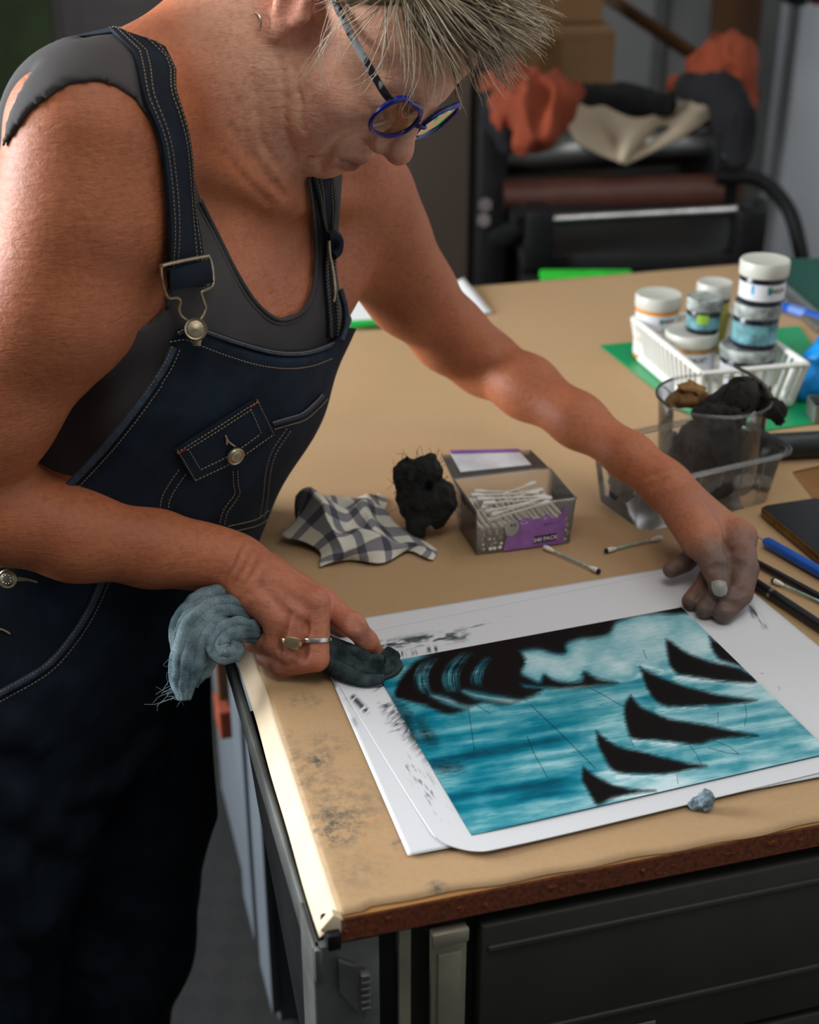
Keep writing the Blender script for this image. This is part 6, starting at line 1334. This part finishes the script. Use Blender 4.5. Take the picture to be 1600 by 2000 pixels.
lift = 0.30*topness+0.08+0.25*front*topness; dirn = flow*0.8+nrm*lift; dirn /= np.linalg.norm(dirn, axis=1)[:, None]
ln = (0.030+0.065*topness[:, 0]+0.010*front[:, 0])*rng.uniform(0.75, 1.25, N); K = 8; step = (ln/K)[:, None]
shell_ = 1.04+(0.10+0.32*topness[:, 0]+0.24*front[:, 0])*rng.uniform(0.15, 1.0, N); P = root.copy(); path = [P.copy()]
for k_ in range(K):
    P = P+dirn*step; q = (P-SC)/(SR*1.03); L = np.linalg.norm(q, axis=1); lim = np.clip(L, 1, shell_); P = SC+(P-SC)*(lim/L)[:, None]
    dirn = dirn+0.02*grav+0.22*flow+0.12*crnd*np.sin(k_*0.9); dirn /= np.linalg.norm(dirn, axis=1)[:, None]; path.append(P.copy())
path = np.stack(path, 1)                                                       # N, K+1, 3
# a few loose pale strands over temple, brow and cheek
loose = [[(0.035, -0.068, 0.075), (0.06, -0.075, 0.055), (0.075, -0.072, 0.03), (0.07, -0.066, 0.0)], [(0.045, -0.062, 0.085), (0.085, -0.06, 0.06), (0.10, -0.045, 0.03), (0.098, -0.03, 0.018)], [(0.01, -0.074, 0.05), (0.035, -0.078, 0.01), (0.055, -0.07, -0.01), (0.05, -0.066, -0.02)], [(0.02, -0.073, 0.04), (0.03, -0.076, 0.005), (0.04, -0.073, -0.03), (0.035, -0.068, -0.045)], [(0.05, -0.055, 0.09), (0.09, -0.05, 0.075), (0.108, -0.035, 0.05), (0.1, -0.02, 0.036)]]
LP_ = []
for L in loose:
    for _ in range(5): LP_.append(spline(np.array(L)+rng.normal(size=(4, 3))*np.array([[0.004], [0.003], [0.004], [0.006]]), K+1))
path = np.concatenate([path, np.array(LP_)]); N = len(path)
T_ = np.gradient(path, axis=1); T_ /= np.linalg.norm(T_, axis=2)[..., None]+1e-9
a_ = np.cross(T_, np.array([0.3, 0.5, 0.8])); a_ /= np.linalg.norm(a_, axis=2)[..., None]+1e-9; b_ = np.cross(T_, a_)
rad = rng.uniform(0.0003, 0.0008, N); rad[-len(LP_):] = 0.00028; prof = np.concatenate([[0.8], np.linspace(1, 0.75, K-3), [0.6, 0.4, 0.12]])
rr = rad[:, None]*prof[None]
ring = np.stack([path+rr[..., None]*(a_*math.cos(x)+b_*math.sin(x)) for x in (0, 2.094, 4.189)], 2)   # N,K+1,3,3
V = HO+ring.reshape(-1, 3)@HM.T
idx = np.arange(N*(K+1)*3).reshape(N, K+1, 3); Q = np.stack([idx[:, :-1, :], np.roll(idx, -1, 2)[:, :-1, :], np.roll(idx, -1, 2)[:, 1:, :], idx[:, 1:, :]], -1).reshape(-1, 4)
base = np.array(srgb(176, 158, 132)); lite = np.array(srgb(226, 214, 192)); dark = np.array(srgb(128, 110, 88))
w_ = rng.beta(1.4, 1.6, N)[:, None]; cc = np.where(w_ < 0.5, dark+(base-dark)*w_*2, base+(lite-base)*(w_-0.5)*2); cc[-len(LP_):] = np.array(srgb(222, 210, 190))
C = np.repeat(cc, (K+1)*3, 0)
st_ = np_mesh('strands', V-PO, Q, M_hair, hair, colors={'tint': C}); st_['kind'] = 'stuff'

# ------------------------------------------------------------------ glasses, earring, rings
M_frame = mat('blue_acetate', srgb(20, 34, 130), 0.18, var=0.5, scale=60); M_temple = None
t = NT('marbled_temple'); n = t.noise(t.coord(), 70, 2); t.set(Base_Color=t.ramp(n, [(0.46, (0.012, 0.012, 0.016)), (0.54, (0.30, 0.32, 0.32))]), Roughness=0.25); M_temple = t.m
t = NT('tinted_lens'); tr = t.new('ShaderNodeBsdfTransparent'); tr.inputs[0].default_value = (0.62, 0.56, 0.48, 1); gl = t.new('ShaderNodeBsdfGlossy'); gl.inputs['Roughness'].default_value = 0.03
mx = t.new('ShaderNodeMixShader'); fr = t.new('ShaderNodeFresnel'); fr.inputs[0].default_value = 1.7; t.link(fr.outputs[0], mx.inputs[0]); t.link(tr.outputs[0], mx.inputs[1]); t.link(gl.outputs[0], mx.inputs[2]); t.link(mx.outputs[0], t.out.inputs[0]); M_lens = t.m
gx0, gy0, gz0, ghw, ghh, gwr, gti, gcat = 0.1035, 0.0345, 0.006, 0.0275, 0.0195, 0.15, -0.10, 0.005
def rim(tt, s, k=1.0):
    c, sn = math.cos(tt), math.sin(tt); c = math.copysign(abs(c)**0.85, c); ya = gy0+ghw*k*c; z = gz0+ghh*k*sn+gcat*max(0, c)*max(0, sn)*2
    return hd(gx0-gwr*ya+gti*(z-gz0), s*ya, z-0.14*s*ya)
gl_e = bpy.data.objects.new('glasses', None); COL.objects.link(gl_e); gl_e.parent = PERSON; gl_e['label'] = 'blue framed reading glasses with marbled temples'
for s in (-1, 1):
    P = [rim(i/40*2*math.pi, s) for i in range(41)]
    child(MB().tube(P, [0.0019+0.0016*max(0, math.sin(i/40*2*math.pi))*(0.4+0.6*max(0, math.cos(i/40*2*math.pi))) for i in range(41)], 8, cap=False), 'rim', M_frame, gl_e)
    lens = MB(); c_ = np.mean(P[:-1], 0); fwd = HM[:, 0]; rows = []
    G = np.array([[c_+(np.array(P[i])-c_)*f+fwd*0.002*(1-f*f) for i in range(41)] for f in np.linspace(0.02, 0.98, 6)]); lens.grid(G); child(lens, 'lens', M_lens, gl_e)
    oc = rim(math.radians(35), s); ear_ = hd(-0.008, s*0.077, 0.033); P = spline([oc, oc*0.9+ear_*0.1+HM[:, 1]*s*0.004, (oc+ear_)/2+HM[:, 1]*s*0.003, ear_, hd(-0.024, s*0.078, 0.012)], 30)
    child(MB().tube(P, 0.0036, 8, flat=0.45, up=HM[:, 1]), 'temple', M_temple, gl_e)
P = spline([rim(math.pi, -1), hd(gx0+0.003, -0.003, gz0+0.004), hd(gx0+0.003, 0.003, gz0+0.003), rim(math.pi, 1)], 14); child(MB().tube(P, 0.0019, 8), 'bridge', M_frame, gl_e)
M_silver = mat('silver', (0.72, 0.70, 0.66), 0.25, 1.0, var=0.08, scale=60); M_gold = mat('pale_gold', srgb(206, 176, 132), 0.3, 1.0, var=0.06, scale=60)
ce = hd(-0.018, -0.085, -0.034); P = [ce+HM@np.array([0.0068*math.cos(a), -0.001, 0.0065*math.sin(a)]) for a in np.linspace(0.4, 5.6, 26)]
ear_o = child(MB().tube(P, 0.0008, 6), 'earring', M_silver); ear_o['label'] = 'small thin silver hoop earring'
def ringobj(P0, P1, f, r, wd, th, name, m):
    P0 = np.array(P0); P1 = np.array(P1); c = P0*(1-f)+P1*f; ax = P1-P0; ax /= np.linalg.norm(ax); M_ = frame(np.cross(ax, [0.3, 0.4, 0.8]), ax)
    return c, M_, child(MB().lathe([(r, -wd), (r+th*0.8, -wd*0.8), (r+th, 0), (r+th*0.8, wd), (r, wd), (r-0.001, 0), (r, -wd)], 36, c, R=M_), name, m)
_, _, o = ringobj(RMCP[1], RP['middle'][1], 0.66, 0.0116, 0.0019, 0.0014, 'ring', M_silver); o['label'] = 'plain silver ring'
c_, M_, o = ringobj(RMCP[2], RP['ring'][1], 0.70, 0.0114, 0.0022, 0.0012, 'ring', M_gold); o['label'] = 'gold ring with a square flat top'
tc = TOC-M_[:, 2]*(TOC@M_[:, 2]); tc /= np.linalg.norm(tc); BM = np.stack([np.cross(M_[:, 2], tc), M_[:, 2], tc], 1)
child(MB().box(c_+tc*0.0122, (0.013, 0.0105, 0.004), R=BM, bev=0.0009), 'ring_face', M_gold, o)

# ------------------------------------------------------------------ blue grey scrim held in the right hand
def ribbon(path, wid, amp, waves, seed, up, th=0.0012, n=80, m=44, lo=None):
    """crumpled strip of cloth along a path: pleats across its width that wander along its length"""
    P = spline(np.array(path, float), n); W = np.interp(np.linspace(0, 1, n), np.linspace(0, 1, len(wid)), wid); A = np.interp(np.linspace(0, 1, n), np.linspace(0, 1, len(amp)), amp)
    T_ = np.gradient(P, axis=0); T_ /= np.linalg.norm(T_, axis=1)[:, None]; up = np.array(up, float); S_ = np.cross(T_, up); S_ /= np.linalg.norm(S_, axis=1)[:, None]; U_ = np.cross(S_, T_)
    r = np.linspace(-1, 1, m); G = np.zeros((n, m, 3))
    for i in range(n):
        q = np.stack([r*waves*0.5+seed, np.full(m, i/n*2.2+seed*3), np.zeros(m)], 1); ph = 2*math.pi*waves*0.5*r+2.2*fbm(q, 1.0, seed, 2)
        z = np.cos(ph)*A[i]*(0.6+0.4*np.sin(r*5+seed+i*0.05))+A[i]*0.6*fbm(np.stack([r*3, np.full(m, i*0.08), np.zeros(m)], 1), 1.0, seed+5, 3); x = r*W[i]*0.92+np.sin(ph)*A[i]*0.55+0.0016*vnoise(np.stack([np.full(m, i*0.35), r*1.5, np.zeros(m)], 1), 1.0, seed)*(np.abs(r) > 0.9)
        G[i] = P[i]+S_[i]*x[:, None]+U_[i]*(z-W[i]*0.55*r*r)[:, None]
    if lo is not None: G[..., 2] = np.maximum(G[..., 2], lo)
    return MB().sheet(G, th)
VT = np.array([0, -0.9, 0.43])
parts = [ribbon([J(520, 1232, 1.175), J(470, 1200, 1.165), J(420, 1200, 1.15), J(382, 1235, 1.14), J(366, 1290, 1.135), J(358, 1330, 1.135), J(360, 1368, 1.135)], [0.010, 0.015, 0.018, 0.0205, 0.0185, 0.013, 0.005], [0.002, 0.004, 0.0045, 0.0055, 0.005, 0.0035, 0.001], 3.4, 3, VT),
         ribbon([J(505, 1215, 1.18), J(450, 1185, 1.175), J(408, 1195, 1.16), J(380, 1240, 1.155), J(375, 1300, 1.15), J(368, 1340, 1.145)], [0.009, 0.014, 0.020, 0.021, 0.016, 0.006], [0.002, 0.005, 0.006, 0.006, 0.005, 0.002], 2.6, 8, VT),
         ribbon([J(508, 1236, 1.165), J(470, 1232, 1.15), J(440, 1240, 1.14), J(424, 1258, 1.135), J(432, 1276, 1.135), J(452, 1272, 1.138), J(460, 1252, 1.142)], [0.008, 0.011, 0.011, 0.010, 0.009, 0.009, 0.006], [0.002, 0.003, 0.003, 0.003, 0.0025, 0.002, 0.001], 2.2, 12, VT),
         ribbon([Jh(560, 1232, 0.030), Jh(615, 1252, 0.030), Jh(665, 1278, 0.024), Jh(712, 1300, 0.020), Jh(750, 1304, 0.016)], [0.010, 0.016, 0.019, 0.018, 0.016], [0.003, 0.005, 0.0045, 0.004, 0.003], 3.2, 21, (0, -0.5, 0.86), lo=TZ+0.0076),
         ribbon([Jh(600, 1268, 0.016), Jh(650, 1296, 0.014), Jh(705, 1314, 0.013), Jh(754, 1306, 0.012), Jh(758, 1285, 0.014), Jh(744, 1276, 0.016)], [0.009, 0.012, 0.012, 0.012, 0.009, 0.005], [0.002, 0.003, 0.0035, 0.003, 0.002, 0.001], 2.6, 27, (0, -0.7, 0.7), lo=TZ+0.0076)]
mbs = MB()
for q in parts: mbs.add(q.v, q.f)
V = np.array(mbs.v); Q = np.array(mbs.f)
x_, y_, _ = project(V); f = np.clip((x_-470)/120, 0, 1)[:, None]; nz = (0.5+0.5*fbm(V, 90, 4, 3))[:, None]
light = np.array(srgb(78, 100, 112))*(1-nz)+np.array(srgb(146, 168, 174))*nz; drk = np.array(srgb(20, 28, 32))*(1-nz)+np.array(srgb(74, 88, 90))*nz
t = NT('scrim'); v = t.coord(); wv = t.noise(v, 1500, 2, 0.5); wv2 = t.noise(v, 420, 2)
t.set(Base_Color=t.mix(1.0, t.attr('tint'), t.ramp(wv, [(0.35, (0.55, 0.55, 0.58)), (0.65, (1.25, 1.25, 1.2))]), 'MULTIPLY'), Roughness=0.95, Specular_IOR_Level=0.1); t.bump(t.math('ADD', wv, wv2), 0.7, 0.0012); M_scrim = t.m
scr = thing('polishing_cloth', 'blue grey scrim cloth held in the hand and pressed on the plate corner', 'cloth', tuple(Jh(600, 1250, 0.0)))
SO = np.array(scr.location)
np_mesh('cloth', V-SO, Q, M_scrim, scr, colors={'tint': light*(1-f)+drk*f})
thr = MB(); rt = np.random.default_rng(3)
for i in range(26):
    a = J(348+rt.uniform(-6, 22), 1335+rt.uniform(-10, 26), 1.14); b = a+np.array([rt.uniform(-0.03, 0.008), rt.uniform(-0.006, 0.006), rt.uniform(-0.022, 0.004)])*rt.uniform(0.5, 1.1); c = (a+b)/2+rt.normal(size=3)*0.004
    thr.tube(spline([a, c, b], 7)-SO, 0.00022, 4)
for i in range(10):
    a = J(338+rt.uniform(0, 12), 1285+rt.uniform(-20, 20), 1.14); thr.tube(spline([a, a+rt.normal(size=3)*0.004+np.array([-0.003, 0, 0]), a+rt.normal(size=3)*0.005], 7)-SO, 0.0002, 4)
o = thr.build('fringe', mat('frayed_thread', srgb(120, 138, 146), 0.9), scr); o['kind'] = 'stuff'
